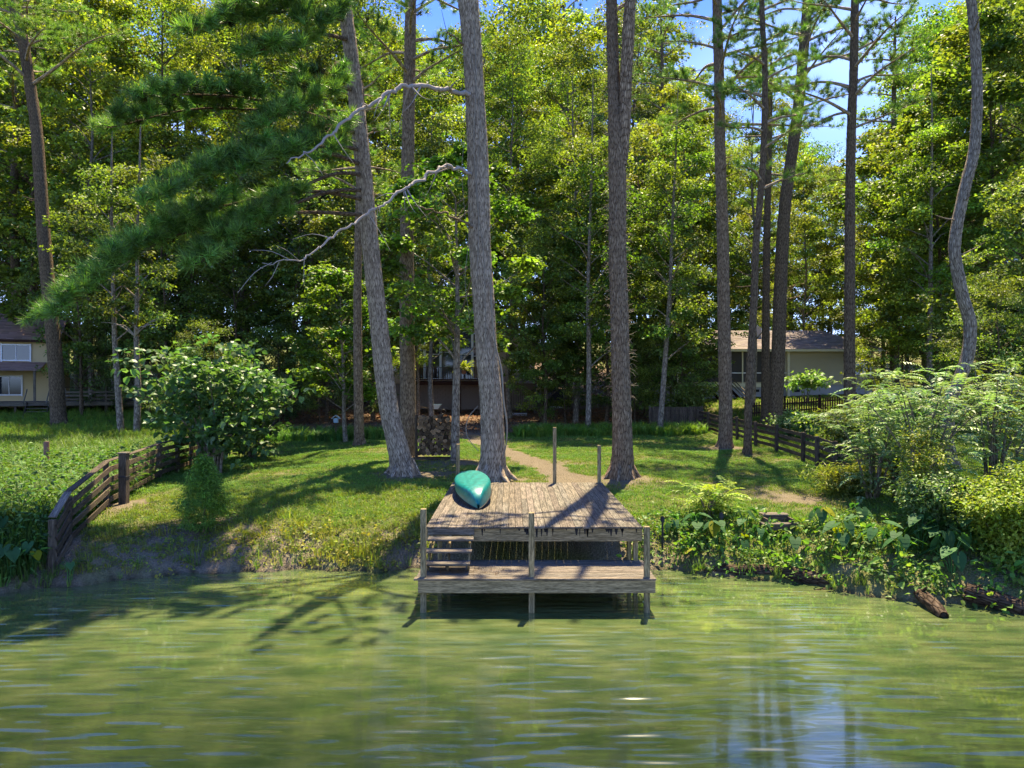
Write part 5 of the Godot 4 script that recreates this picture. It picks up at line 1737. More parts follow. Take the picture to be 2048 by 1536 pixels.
func make_bank_plants() -> void:
	var m: StandardMaterial3D = mats.leaf_ear.duplicate()
	m.albedo_color = Color(0.24, 0.6, 0.18).linear_to_srgb()
	mats.leaf_ear4 = m
	var g := Color(1, 1, 1)
	for q in EARS:
		elephant_ear(q[0], q[1], on_ground(q[2], q[3]), q[4], q[5] * 0.84, g * rnd(0.8, 1.05), q[6])
	# ground cover: leafy creepers along the waterline, thicker on the right
	strew("bank_creepers", "leafy ground cover trailing over the pond bank", "ground cover", "cover", 4200, -9.4, 3.2, 14.5, 18.4, func(x, zz):
		var d: float = zz - shore(x)
		if d < 0.02 or (x > -1.9 and x < 2.75 and zz < 20.9):
			return 0.0
		return (1.0 - smoothstep(0.35, 1.9, d)) * (0.9 if x > -6.5 else 0.35) * smoothstep(-0.35, 0.25, wob.get_noise_2d(x * 4.0, zz * 4.0)), mats.leaf_mid, 0.5, 1.2, Color(1.15, 1.0, 0.8), 0.1)
	strew("bank_greens", "dense green plants covering the right pond bank", "ground cover", "cover_right", 9000, 2.7, 19.0, 8.5, 19.0, func(x, zz):
		var d: float = zz - shore(x)
		if d < 0.03:
			return 0.0
		return (1.0 - smoothstep(minf(0.7 + 0.1 * x, 2.0), minf(1.6 + 0.18 * x, 4.0), d)) * smoothstep(-0.4, 0.25, wob.get_noise_2d(x * 3.0, zz * 3.0)), mats.leaf_mid, 0.6, 1.8, Color(0.62, 0.9, 0.75), 0.22)
	strew("lawn_weeds", "low weeds scattered in the bare earth of the left bank", "ground cover", "cover", 11000, -9.8, -2.0, 14.6, 21.0, func(x, zz):
		if x < fence_x(zz) + 0.3 or zz < shore(x) + 0.3:
			return 0.0
		return 0.85 * smoothstep(-0.4, 0.2, wob.get_noise_2d(x * 5.0, zz * 5.0)), mats.leaf_mid, 0.25, 0.65, Color(0.9, 0.95, 0.75), 0.02)
	# tall weeds and grass left of the fence
	kit.weed = [grass_tuft(16, 0.75, 0.022, 0.16), grass_tuft(18, 0.55, 0.03, 0.2)]
	kit.weed_leaf = [spray(22, 0.3, 0.11, 0.05, 1.3, true), spray(20, 0.28, 0.13, 0.045, 1.2, true)]
	var left_of := func(x, zz): return 1.0 if x < fence_x(zz) - 0.15 and zz > shore(x) + 0.15 else 0.0
	strew("tall_grass", "tall rank grass growing left of the rail fence", "grass", "weed", 15000, -24, -9.4, 12.5, 34, left_of, mats.weed, 0.6, 1.15, Color(0.75, 0.8, 0.65), 0.0)
	strew("tall_weeds", "leafy waist-high weeds growing left of the rail fence", "weeds", "weed_leaf", 3200, -20, -9.4, 12.0, 27, left_of, mats.weed, 0.6, 1.7, Color(0.65, 0.76, 0.65), 0.75)
	strew("far_grass", "grass of the left neighbour's yard", "grass", "weed", 9000, -38, -12.5, 30, 50, func(x, zz): return 1.0 if x < fence_x(zz) - 0.3 else 0.0, mats.grass, 0.35, 0.6, Color(1.1, 1.25, 0.9), 0.0)
	strew("far_lawn", "bright grass of the right neighbour's yard", "grass", "weed", 20000, 9, 36, 12, 55, func(x, zz):
		var fx := lerp_table([Vector2(18, 10.2), Vector2(23, 10.5), Vector2(30, 11.3), Vector2(42, 11.1), Vector2(56, 11.1)], zz)
		return 1.0 if x > fx + 0.3 and zz > shore(x) + 1.2 else 0.0, mats.grass, 0.2, 0.4, Color(1.1, 1.2, 0.9), 0.0)
	# borders at the lawn's far edge
	kit.blade = [grass_tuft(22, 0.62, 0.03, 0.12), grass_tuft(20, 0.5, 0.028, 0.14)]
	strew("border_lilies", "strappy green border plants left of the firewood at the lawn's far edge", "border plants", "blade", 520, -13.0, -5.2, 37.0, 40.0, func(x, zz): return 1.0, mats.weed, 0.8, 1.3, Color(0.7, 0.9, 0.8), 0.0)
	strew("border_ferns", "low dark green ferns bordering the lawn before the wood", "ferns", "blade", 1500, 0.2, 10.6, 38.5, 41.5, func(x, zz): return 1.0, mats.leaf_mid, 0.7, 1.2, Color(0.8, 1.1, 0.9), 0.0)
	# fallen leaves beyond the lawn
	kit.litter = [spray(9, 0.35, 0.13, 0.09, 0.05), spray(8, 0.35, 0.12, 0.1, 0.05)]
	strew("leaf_litter", "brown fallen leaves under the trees around the brown house", "leaf litter", "litter", 5200, -17, 12, 41, 56, func(x, zz): return 1.0, mats.straw, 0.7, 1.2, Color(0.9, 0.8, 0.8), 0.0)
	# sedge at the waterline
	kit.sedge = [grass_tuft(14, 0.4, 0.014, 0.07), grass_tuft(12, 0.32, 0.012, 0.08)]
	strew("sedge", "tufts of sedge standing at the waterline", "sedge", "sedge", 2600, -10.5, 9.5, 12.9, 16.7, func(x, zz):
		var d: float = zz - shore(x)
		return 0.8 if d > 0.0 and d < 0.3 and wob.get_noise_2d(x * 6.0, 3.0) > -0.05 and (x < -1.8 or x > 2.7) else 0.0, mats.weed, 0.6, 1.2, Color(1, 1, 0.8), 0.0)

var FOREST := [
	["tall", "leaf_yellow", -78.86, 98.1, 1.9, 3.69, "hardwood_tree", "yellow-green tall spreading tree at the left edge at the far side", "trees of the wood behind the lawn"],
	["slim", "leaf_lime", -71.28, 94.8, 1.9, 1.91, "upright_tree", "lime-green slim upright hardwood at the left edge at the far side", "trees of the wood behind the lawn"],
	["tall2", "leaf_yellow", -67.8, 98.8, 1.9, 2.49, "hardwood_tree", "yellow-green tall broad-crowned tree behind the yellow house at the far side", "trees of the wood behind the lawn"],
	["tall", "leaf_lime", -59.22, 99.0, 1.9, 5.22, "hardwood_tree", "lime-green tall spreading tree behind the thick left pine at the far side", "trees of the wood behind the lawn"],
	["slim", "leaf_yellow", -54.83, 100.2, 1.9, 2.05, "upright_tree", "yellow-green slim upright hardwood behind the thick left pine at the far side", "trees of the wood behind the lawn"],
	["tall2", "leaf_mid", -44.68, 99.1, 1.9, 3.14, "hardwood_tree", "mid-green tall broad-crowned tree behind the mulberry at the far side", "trees of the wood behind the lawn"],
	["tall", "leaf_olive", -36.65, 97.3, 1.9, 3.46, "hardwood_tree", "olive-green tall spreading tree behind the left fence's far end at the far side", "trees of the wood behind the lawn"],
	["slim", "leaf_olive", -28.3, 96.5, 1.9, 1.44, "upright_tree", "olive-green slim upright hardwood left of the brown house at the far side", "trees of the wood behind the lawn"],
	["tall2", "leaf_yellow", -24.74, 97.2, 1.9, 5.32, "hardwood_tree", "yellow-green tall broad-crowned tree left of the brown house at the far side", "trees of the wood behind the lawn"],
	["tall", "leaf_mid", -16.86, 94.0, 1.77, 1.32, "hardwood_tree", "mid-green tall spreading tree behind the leaning pine at the far side", "trees of the wood behind the lawn"],
	["slim", "leaf_mid", -8.08, 97.2, 1.9, 0.46, "upright_tree", "mid-green slim upright hardwood behind the great vine-hung pine at the far side", "trees of the wood behind the lawn"],
	["tall2", "leaf_olive", -2.57, 96.7, 1.802, 1.95, "hardwood_tree", "olive-green tall broad-crowned tree behind the great vine-hung pine at the far side", "trees of the wood behind the lawn"],
	["tall", "leaf_yellow", 1.28, 95.1, 1.9, 4.44, "hardwood_tree", "yellow-green tall spreading tree right of the brown house at the far side", "trees of the wood behind the lawn"],
	["slim", "leaf_lime", 8.32, 99.5, 1.9, 1.18, "upright_tree", "lime-green slim upright hardwood left of the twin-stemmed pine at the far side", "trees of the wood behind the lawn"],
	["tall2", "leaf_olive", 17.71, 99.1, 1.805, 0.73, "hardwood_tree", "olive-green tall broad-crowned tree behind the twin-stemmed pine at the far side", "trees of the wood behind the lawn"],
	["tall", "leaf_olive", 24.95, 102.0, 1.548, 0.12, "hardwood_tree", "olive-green tall spreading tree right of the twin-stemmed pine at the far side", "trees of the wood behind the lawn"],
	["slim", "leaf_yellow", 28.63, 94.3, 1.198, 0.92, "upright_tree", "yellow-green slim upright hardwood behind the tall straight pine at the far side", "trees of the wood behind the lawn"],
	["tall2", "leaf_lime", 37.34, 96.6, 1.215, 1.86, "hardwood_tree", "lime-green tall broad-crowned tree behind the big leaning pine at the far side", "trees of the wood behind the lawn"],
	["tall", "leaf_lime", 43.46, 99.1, 1.204, 0.1, "hardwood_tree", "lime-green tall spreading tree behind the tan house at the far side", "trees of the wood behind the lawn"],
	["slim", "leaf_yellow", 52.7, 100.7, 1.458, 0.85, "upright_tree", "yellow-green slim upright hardwood right of the tan house at the far side", "trees of the wood behind the lawn"],
	["tall2", "leaf_lime", 59.8, 100.5, 1.818, 1.57, "hardwood_tree", "lime-green tall broad-crowned tree behind the curving trunk at the far side", "trees of the wood behind the lawn"],
	["tall", "leaf_lime", 65.22, 99.5, 1.9, 2.44, "hardwood_tree", "lime-green tall spreading tree at the right edge at the far side", "trees of the wood behind the lawn"],
	["slim", "leaf_yellow", 70.23, 94.9, 1.9, 3.22, "upright_tree", "yellow-green slim upright hardwood at the right edge at the far side", "trees of the wood behind the lawn"],
	["tall2", "leaf_mid", 77.84, 97.4, 1.9, 5.68, "hardwood_tree", "mid-green tall broad-crowned tree at the right edge at the far side", "trees of the wood behind the lawn"],
	["tall2", "leaf_lime", -64.22, 79.8, 1.609, 3.51, "hardwood_tree", "lime-green tall broad-crowned tree at the left edge far back", "trees of the wood behind the lawn"],
	["slim2", "leaf_lime", -60.53, 85.3, 1.9, 1.28, "upright_tree", "lime-green slim narrow-crowned tree at the left edge far back, second from left", "trees of the wood behind the lawn"],
	["tall", "leaf_lime", -52.71, 78.5, 1.711, 1.11, "hardwood_tree", "lime-green tall spreading tree behind the yellow house far back", "trees of the wood behind the lawn"],
	["pine2", "leaf_yellow", -46.55, 80.9, 1.698, 5.6, "woodland_pine", "green high-crowned bare-stemmed pine behind the thick left pine far back", "trees of the wood behind the lawn"],
	["tall2", "leaf_mid", -38.34, 82.2, 1.705, 5.95, "hardwood_tree", "mid-green tall broad-crowned tree behind the mulberry far back", "trees of the wood behind the lawn"],
	["slim2", "leaf_sage", -34.7, 85.3, 1.9, 4.4, "upright_tree", "grey-green slim narrow-crowned tree behind the left fence's far end far back", "trees of the wood behind the lawn"],
	["tall", "leaf_mid", -24.35, 78.6, 1.743, 0.42, "hardwood_tree", "mid-green tall spreading tree left of the brown house far back", "trees of the wood behind the lawn"],
	["pine2", "leaf_yellow", -20.67, 78.6, 1.738, 3.43, "woodland_pine", "green high-crowned bare-stemmed pine left of the brown house far back", "trees of the wood behind the lawn"],
	["tall2", "leaf_mid", -13.69, 83.9, 1.588, 0.81, "hardwood_tree", "mid-green tall broad-crowned tree behind the brown house far back", "trees of the wood behind the lawn"],
	["slim2", "leaf_yellow", -6.12, 83.5, 1.818, 5.66, "upright_tree", "yellow-green slim narrow-crowned tree behind the great vine-hung pine far back", "trees of the wood behind the lawn"],
	["tall", "leaf_yellow", 0.09, 84.9, 1.806, 3.6, "hardwood_tree", "yellow-green tall spreading tree right of the brown house far back", "trees of the wood behind the lawn"],
	["pine2", "leaf_yellow", 5.61, 82.9, 1.774, 0.5, "woodland_pine", "green high-crowned bare-stemmed pine left of the twin-stemmed pine far back", "trees of the wood behind the lawn"],
	["tall2", "leaf_mid", 11.94, 81.1, 1.619, 4.62, "hardwood_tree", "mid-green tall broad-crowned tree behind the twin-stemmed pine far back", "trees of the wood behind the lawn"],
	["slim2", "leaf_yellow", 18.33, 82.1, 1.46, 3.23, "upright_tree", "yellow-green slim narrow-crowned tree right of the twin-stemmed pine far back", "trees of the wood behind the lawn"],
	["tall", "leaf_yellow", 24.73, 85.7, 1.225, 0.71, "hardwood_tree", "yellow-green tall spreading tree behind the tall straight pine far back, the leftmost", "trees of the wood behind the lawn"],
	["pine2", "leaf_sage", 31.27, 80.0, 0.909, 0.07, "woodland_pine", "green high-crowned bare-stemmed pine behind the big leaning pine far back", "trees of the wood behind the lawn"],
	["tall2", "leaf_lime", 37.46, 84.0, 0.925, 2.15, "hardwood_tree", "lime-green tall broad-crowned tree behind the tan house far back", "trees of the wood behind the lawn"],
	["slim2", "leaf_mid", 45.14, 81.2, 1.356, 1.57, "upright_tree", "mid-green slim narrow-crowned tree right of the tan house far back", "trees of the wood behind the lawn"],
	["tall", "leaf_lime", 50.26, 81.1, 1.572, 3.66, "hardwood_tree", "lime-green tall spreading tree behind the curving trunk far back, second from left", "trees of the wood behind the lawn"],
	["pine2", "leaf_mid", 57.85, 84.7, 1.86, 5.33, "woodland_pine", "green high-crowned bare-stemmed pine at the right edge far back", "trees of the wood behind the lawn"],
	["tall2", "leaf_lime", 61.65, 78.9, 1.588, 2.96, "hardwood_tree", "lime-green tall broad-crowned tree at the right edge far back", "trees of the wood behind the lawn"],
	["slim", "leaf_yellow", -53.48, 69.4, 1.668, 4.5, "upright_tree", "yellow-green slim upright hardwood at the left edge far back", "trees of the wood behind the lawn"],
	["tall", "leaf_yellow", -48.44, 70.6, 1.458, 1.75, "hardwood_tree", "yellow-green tall spreading tree behind the yellow house far back", "trees of the wood behind the lawn"],
	["tall2", "leaf_mid", -40.74, 66.5, 1.373, 4.97, "hardwood_tree", "mid-green tall broad-crowned tree behind the thick left pine far back", "trees of the wood behind the lawn"],
	["slim2", "leaf_lime", -35.79, 64.2, 1.602, 5.21, "upright_tree", "lime-green slim narrow-crowned tree behind the thick left pine far back", "trees of the wood behind the lawn"],
	["pine", "leaf_yellow", -33.22, 71.9, 1.565, 0.72, "woodland_pine", "green tall thin-crowned pine behind the mulberry far back", "trees of the wood behind the lawn"],
	["slim", "leaf_mid", -27.06, 70.5, 1.662, 6.02, "upright_tree", "mid-green slim upright hardwood behind the left fence's far end far back", "trees of the wood behind the lawn"],
	["tall", "leaf_sage", -17.92, 66.0, 1.443, 4.49, "hardwood_tree", "grey-green tall spreading tree left of the brown house far back", "trees of the wood behind the lawn"],
	["tall2", "leaf_yellow", -12.0, 65.4, 1.322, 1.71, "hardwood_tree", "yellow-green tall broad-crowned tree behind the leaning pine far back", "trees of the wood behind the lawn"],
	["slim2", "leaf_lime", -8.1, 68.0, 1.433, 6.26, "upright_tree", "lime-green slim narrow-crowned tree behind the brown house far back", "trees of the wood behind the lawn"],
	["pine", "leaf_mid", -3.12, 71.2, 1.304, 0.55, "woodland_pine", "green tall thin-crowned pine behind the great vine-hung pine far back", "trees of the wood behind the lawn"],
	["slim", "leaf_yellow", 5.32, 67.6, 1.568, 3.93, "upright_tree", "yellow-green slim upright hardwood left of the twin-stemmed pine far back", "trees of the wood behind the lawn"],
	["tall", "leaf_olive", 10.97, 67.7, 1.445, 4.09, "hardwood_tree", "olive-green tall spreading tree behind the twin-stemmed pine far back", "trees of the wood behind the lawn"],
	["tall2", "leaf_yellow", 13.91, 65.7, 1.011, 5.65, "hardwood_tree", "yellow-green tall broad-crowned tree right of the twin-stemmed pine far back", "trees of the wood behind the lawn"],
	["slim2", "leaf_lime", 24.01, 71.8, 0.851, 5.85, "upright_tree", "lime-green slim narrow-crowned tree behind the tall straight pine far back", "trees of the wood behind the lawn"],
	["pine", "leaf_yellow", 25.61, 66.8, 0.743, 0.52, "woodland_pine", "green tall thin-crowned pine behind the big leaning pine far back", "trees of the wood behind the lawn"],
	["slim", "leaf_yellow", 34.02, 71.4, 0.895, 1.37, "upright_tree", "yellow-green slim upright hardwood behind the tan house far back", "trees of the wood behind the lawn"],
	["tall", "leaf_lime", 39.74, 68.3, 1.174, 4.31, "hardwood_tree", "lime-green tall spreading tree behind the curving trunk far back, the leftmost", "trees of the wood behind the lawn"],
	["tall2", "leaf_yellow", 47.88, 71.6, 1.492, 3.09, "hardwood_tree", "yellow-green tall broad-crowned tree at the right edge far back", "trees of the wood behind the lawn"],
	["slim2", "leaf_yellow", 51.51, 68.2, 1.699, 1.82, "upright_tree", "yellow-green slim narrow-crowned tree at the right edge far back", "trees of the wood behind the lawn"],
	["pine", "leaf_mid", 55.1, 66.5, 1.38, 2.39, "woodland_pine", "green tall thin-crowned pine at the right edge far back", "trees of the wood behind the lawn"],
	["mid", "leaf_olive", -51.56, 64.8, 1.204, 2.58, "bushy_tree", "olive-green mid-sized bushy tree at the left edge far back", "trees of the wood behind the lawn"],
	["slim2", "leaf_lime", -48.61, 65.5, 1.181, 0.77, "upright_tree", "lime-green slim narrow-crowned tree at the left edge far back, the leftmost", "trees of the wood behind the lawn"],
	["mid2", "leaf_olive", -45.29, 67.7, 1.21, 2.97, "bushy_tree", "olive-green mid-sized leafy tree behind the yellow house far back", "trees of the wood behind the lawn"],
	["tall", "leaf_lime", -39.95, 67.3, 1.388, 0.18, "hardwood_tree", "lime-green tall spreading tree behind the thick left pine far back", "trees of the wood behind the lawn"],
	["mid", "leaf_sage", -35.06, 67.9, 1.662, 1.54, "bushy_tree", "grey-green mid-sized bushy tree behind the mulberry far back", "trees of the wood behind the lawn"],
	["slim2", "leaf_lime", -26.03, 59.7, 1.18, 5.52, "upright_tree", "lime-green slim narrow-crowned tree behind the mulberry midway back", "trees of the wood behind the lawn"],
	["mid2", "leaf_lime", -22.64, 60.3, 1.247, 4.01, "bushy_tree", "lime-green mid-sized leafy tree behind the left fence's far end midway back", "trees of the wood behind the lawn"],
	["tall", "leaf_sage", -17.6, 61.3, 1.136, 5.67, "hardwood_tree", "grey-green tall spreading tree left of the brown house midway back", "trees of the wood behind the lawn"],
	["mid", "leaf_olive", -12.91, 58.9, 1.089, 5.58, "bushy_tree", "olive-green mid-sized bushy tree behind the leaning pine midway back", "trees of the wood behind the lawn"],
	["slim2", "leaf_olive", -10.55, 70.2, 1.379, 2.53, "upright_tree", "olive-green slim narrow-crowned tree behind the brown house far back", "trees of the wood behind the lawn"],
	["mid2", "leaf_lime", -4.24, 69.6, 1.24, 3.99, "bushy_tree", "lime-green mid-sized leafy tree behind the great vine-hung pine far back", "trees of the wood behind the lawn"],
	["tall", "leaf_lime", 0.24, 71.5, 1.288, 3.23, "hardwood_tree", "lime-green tall spreading tree right of the brown house far back", "trees of the wood behind the lawn"],
	["mid", "leaf_mid", 4.86, 58.2, 1.399, 3.64, "bushy_tree", "mid-green mid-sized bushy tree left of the twin-stemmed pine midway back", "trees of the wood behind the lawn"],
	["slim2", "leaf_sage", 8.8, 60.6, 1.263, 2.7, "upright_tree", "grey-green slim narrow-crowned tree behind the twin-stemmed pine midway back", "trees of the wood behind the lawn"],
	["mid2", "leaf_yellow", 18.07, 77.8, 1.777, 5.79, "bushy_tree", "yellow-green mid-sized leafy tree right of the twin-stemmed pine far back", "trees of the wood behind the lawn"],
	["tall", "leaf_yellow", 23.94, 78.2, 0.982, 3.58, "hardwood_tree", "yellow-green tall spreading tree behind the tall straight pine far back, second from left", "trees of the wood behind the lawn"],
	["mid", "leaf_olive", 28.14, 76.4, 1.418, 5.12, "bushy_tree", "olive-green mid-sized bushy tree behind the big leaning pine far back", "trees of the wood behind the lawn"],
	["slim2", "leaf_olive", 35.21, 78.5, 1.016, 0.44, "upright_tree", "olive-green slim narrow-crowned tree behind the tan house far back", "trees of the wood behind the lawn"],
	["mid2", "leaf_olive", 31.03, 59.6, 1.351, 1.71, "bushy_tree", "olive-green mid-sized leafy tree right of the tan house midway back", "trees of the wood behind the lawn"],
	["tall", "leaf_lime", 36.01, 58.8, 1.216, 6.28, "hardwood_tree", "lime-green tall spreading tree behind the curving trunk midway back", "trees of the wood behind the lawn"],
	["mid", "leaf_olive", 41.05, 60.7, 1.185, 1.61, "bushy_tree", "olive-green mid-sized bushy tree at the right edge midway back", "trees of the wood behind the lawn"],
	["slim2", "leaf_sage", 42.94, 57.7, 1.295, 3.45, "upright_tree", "grey-green slim narrow-crowned tree at the right edge midway back", "trees of the wood behind the lawn"],
	["mid2", "leaf_mid", 50.77, 61.9, 1.095, 3.45, "bushy_tree", "mid-green mid-sized leafy tree at the right edge midway back", "trees of the wood behind the lawn"],
	["low2", "leaf_dark", -54.94, 72.5, 1.858, 1.0, "understory_tree", "dark green low bushy tree at the left edge far back", "trees of the wood behind the lawn"],
	["low", "leaf_mid", -58.35, 82.3, 1.625, 3.75, "understory_tree", "mid-green low fine-leaved tree at the left edge far back", "trees of the wood behind the lawn"],
	["low2", "leaf_mid", -51.33, 77.0, 1.616, 3.75, "understory_tree", "mid-green low bushy tree behind the yellow house far back", "trees of the wood behind the lawn"],
	["low", "leaf_mid", -49.12, 77.8, 1.462, 5.84, "understory_tree", "mid-green low fine-leaved tree behind the yellow house far back", "trees of the wood behind the lawn"],
	["low2", "leaf_dark", -44.1, 75.6, 1.308, 1.54, "understory_tree", "dark green low bushy tree behind the thick left pine far back", "trees of the wood behind the lawn"],
	["low", "leaf_dark", -41.67, 76.9, 1.711, 0.33, "understory_tree", "dark green low fine-leaved tree behind the thick left pine far back", "trees of the wood behind the lawn"],
	["low2", "leaf_mid", -36.0, 72.6, 1.893, 5.93, "understory_tree", "mid-green low bushy tree behind the mulberry far back", "trees of the wood behind the lawn"],
	["low", "leaf_dark", -33.69, 74.7, 1.731, 1.58, "understory_tree", "dark green low fine-leaved tree behind the mulberry far back", "trees of the wood behind the lawn"],
	["low2", "leaf_dark", -30.98, 73.2, 1.786, 5.71, "understory_tree", "dark green low bushy tree behind the left fence's far end far back, the leftmost", "trees of the wood behind the lawn"],
	["low", "leaf_dark", -29.45, 81.8, 1.662, 0.72, "understory_tree", "dark green low fine-leaved tree behind the left fence's far end far back", "trees of the wood behind the lawn"],
	["low2", "leaf_dark", -24.1, 73.4, 1.817, 2.24, "understory_tree", "dark green low bushy tree behind the left fence's far end far back, second from left", "trees of the wood behind the lawn"],
	["low", "leaf_dark", -22.49, 77.3, 1.701, 2.86, "understory_tree", "dark green low fine-leaved tree left of the brown house far back", "trees of the wood behind the lawn"],
	["low2", "leaf_mid", -18.95, 80.2, 1.518, 4.67, "understory_tree", "mid-green low bushy tree behind the leaning pine far back", "trees of the wood behind the lawn"],
	["low", "leaf_dark", -15.04, 80.8, 1.443, 0.72, "understory_tree", "dark green low fine-leaved tree behind the leaning pine far back", "trees of the wood behind the lawn"],
	["low2", "leaf_mid", -11.61, 79.5, 1.516, 1.71, "understory_tree", "mid-green low bushy tree behind the brown house far back", "trees of the wood behind the lawn"],
	["low", "leaf_dark", -8.33, 80.4, 1.414, 1.75, "understory_tree", "dark green low fine-leaved tree behind the brown house far back", "trees of the wood behind the lawn"],
	["low2", "leaf_dark", -5.35, 75.0, 1.888, 5.75, "understory_tree", "dark green low bushy tree behind the great vine-hung pine far back", "trees of the wood behind the lawn"],
	["low", "leaf_dark", -2.24, 72.7, 1.463, 2.67, "understory_tree", "dark green low fine-leaved tree behind the great vine-hung pine far back", "trees of the wood behind the lawn"],
	["low2", "leaf_dark", 0.95, 74.7, 1.467, 4.75, "understory_tree", "dark green low bushy tree right of the brown house far back", "trees of the wood behind the lawn"],
	["low", "leaf_dark", 4.41, 74.8, 1.889, 3.04, "understory_tree", "dark green low fine-leaved tree right of the brown house far back", "trees of the wood behind the lawn"],
	["low2", "leaf_mid", 7.89, 76.1, 1.747, 5.27, "understory_tree", "mid-green low bushy tree left of the twin-stemmed pine far back", "trees of the wood behind the lawn"],
	["low", "leaf_dark", 12.36, 77.4, 1.793, 5.26, "understory_tree", "dark green low fine-leaved tree behind the twin-stemmed pine far back", "trees of the wood behind the lawn"],
	["low2", "leaf_dark", 15.86, 81.0, 1.534, 0.95, "understory_tree", "dark green low bushy tree right of the twin-stemmed pine far back", "trees of the wood behind the lawn"],
	["low", "leaf_dark", 20.46, 83.9, 1.495, 3.45, "understory_tree", "dark green low fine-leaved tree right of the twin-stemmed pine far back", "trees of the wood behind the lawn"],
	["low2", "leaf_dark", 23.62, 81.1, 1.692, 3.65, "understory_tree", "dark green low bushy tree behind the tall straight pine far back", "trees of the wood behind the lawn"],
	["low", "leaf_mid", 27.03, 80.5, 1.35, 3.54, "understory_tree", "mid-green low fine-leaved tree behind the big leaning pine far back, the leftmost", "trees of the wood behind the lawn"],
	["low2", "leaf_mid", 31.31, 82.8, 1.794, 0.06, "understory_tree", "mid-green low bushy tree behind the big leaning pine far back", "trees of the wood behind the lawn"],
	["low", "leaf_mid", 34.36, 84.0, 1.349, 1.91, "understory_tree", "mid-green low fine-leaved tree behind the big leaning pine far back, second from left", "trees of the wood behind the lawn"],
	["low2", "leaf_dark", 38.07, 82.0, 1.829, 1.37, "understory_tree", "dark green low bushy tree behind the tan house far back", "trees of the wood behind the lawn"],
	["low", "leaf_dark", 41.69, 82.2, 1.37, 4.45, "understory_tree", "dark green low fine-leaved tree right of the tan house far back", "trees of the wood behind the lawn"],
	["low2", "leaf_dark", 45.4, 82.8, 1.712, 1.75, "understory_tree", "dark green low bushy tree right of the tan house far back", "trees of the wood behind the lawn"],
	["low", "leaf_dark", 45.1, 75.7, 1.491, 2.51, "understory_tree", "dark green low fine-leaved tree behind the curving trunk far back", "trees of the wood behind the lawn"],
	["low2", "leaf_dark", 48.11, 75.0, 1.517, 2.3, "understory_tree", "dark green low bushy tree behind the curving trunk far back", "trees of the wood behind the lawn"],
	["low", "leaf_mid", 53.79, 79.0, 1.778, 4.64, "understory_tree", "mid-green low fine-leaved tree at the right edge far back", "trees of the wood behind the lawn"],
	["low2", "leaf_mid", 57.05, 78.5, 1.802, 3.53, "understory_tree", "mid-green low bushy tree at the right edge far back", "trees of the wood behind the lawn"],
	["low", "leaf_dark", 58.52, 77.5, 1.813, 5.1, "understory_tree", "dark green low fine-leaved tree at the right edge far back", "trees of the wood behind the lawn"],
	["low2", "leaf_yellow", 2.14, 46, 0.8, 1.39, "understory_tree", "yellow-green low bushy tree right of the brown house", "trees of the wood behind the lawn"],
	["low", "leaf_yellow", 7.79, 45, 0.756, 0.36, "understory_tree", "yellow-green low fine-leaved tree behind the twin-stemmed pine", "trees of the wood behind the lawn"],
	["low", "leaf_yellow", -12.16, 45, 0.756, 1.0, "understory_tree", "yellow-green low fine-leaved tree left of the brown house", "trees of the wood behind the lawn"],
	["low2", "leaf_yellow", 12.45, 56, 1.245, 1.86, "understory_tree", "yellow-green low bushy tree right of the twin-stemmed pine midway back", "trees of the wood behind the lawn"],
	["mid", "leaf_mid", -22.47, 46, 1.027, 0.14, "bushy_tree", "mid-green mid-sized bushy tree behind the mulberry", "trees of the wood behind the lawn"],
	["mid2", "leaf_dark", -18.32, 47, 0.94, 5.29, "bushy_tree", "dark green mid-sized leafy tree behind the left fence's far end", "trees of the wood behind the lawn"],
	["low", "leaf_dark", -16.69, 38, 0.76, 2.65, "understory_tree", "dark green low fine-leaved tree behind the mulberry, second from left", "trees of the wood behind the lawn"],
	["mid", "leaf_mid", -15.27, 50, 1.268, 3.65, "bushy_tree", "mid-green mid-sized bushy tree left of the brown house", "trees of the wood behind the lawn"],
	["mid2", "leaf_olive", -11.95, 46, 0.845, 1.92, "bushy_tree", "olive-green mid-sized leafy tree left of the brown house", "trees of the wood behind the lawn"],
	["mid", "leaf_mid", -9.26, 48, 1.123, 3.43, "bushy_tree", "mid-green mid-sized bushy tree behind the leaning pine", "trees of the wood behind the lawn"],
	["mid2", "leaf_mid", 2.1, 49, 1.076, 2.1, "bushy_tree", "mid-green mid-sized leafy tree right of the brown house", "trees of the wood behind the lawn"],
	["mid", "leaf_mid", 2.09, 45, 0.833, 1.72, "bushy_tree", "mid-green mid-sized bushy tree right of the brown house", "trees of the wood behind the lawn"],
	["slim2", "leaf_mid", 4.17, 47, 1.114, 0.66, "upright_tree", "mid-green slim narrow-crowned tree left of the twin-stemmed pine", "trees of the wood behind the lawn"],
	["mid2", "leaf_mid", 6.18, 46, 0.967, 1.97, "bushy_tree", "mid-green mid-sized leafy tree behind the twin-stemmed pine", "trees of the wood behind the lawn"],
	["low", "leaf_mid", 3.51, 47, 0.805, 0.16, "understory_tree", "mid-green low fine-leaved tree left of the twin-stemmed pine", "trees of the wood behind the lawn"],
	["low2", "leaf_mid", 7.48, 46, 0.962, 4.1, "understory_tree", "mid-green low bushy tree behind the twin-stemmed pine", "trees of the wood behind the lawn"],
	["mid", "leaf_olive", 8.99, 48, 1.207, 0.61, "bushy_tree", "olive-green mid-sized bushy tree right of the twin-stemmed pine", "trees of the wood behind the lawn"],
	["low", "leaf_mid", 10.42, 50, 0.777, 5.13, "understory_tree", "mid-green low fine-leaved tree right of the twin-stemmed pine", "trees of the wood behind the lawn"],
	["slim", "leaf_yellow", 12.66, 52, 1.068, 2.65, "upright_tree", "yellow-green slim upright hardwood right of the twin-stemmed pine midway back", "trees of the wood behind the lawn"],
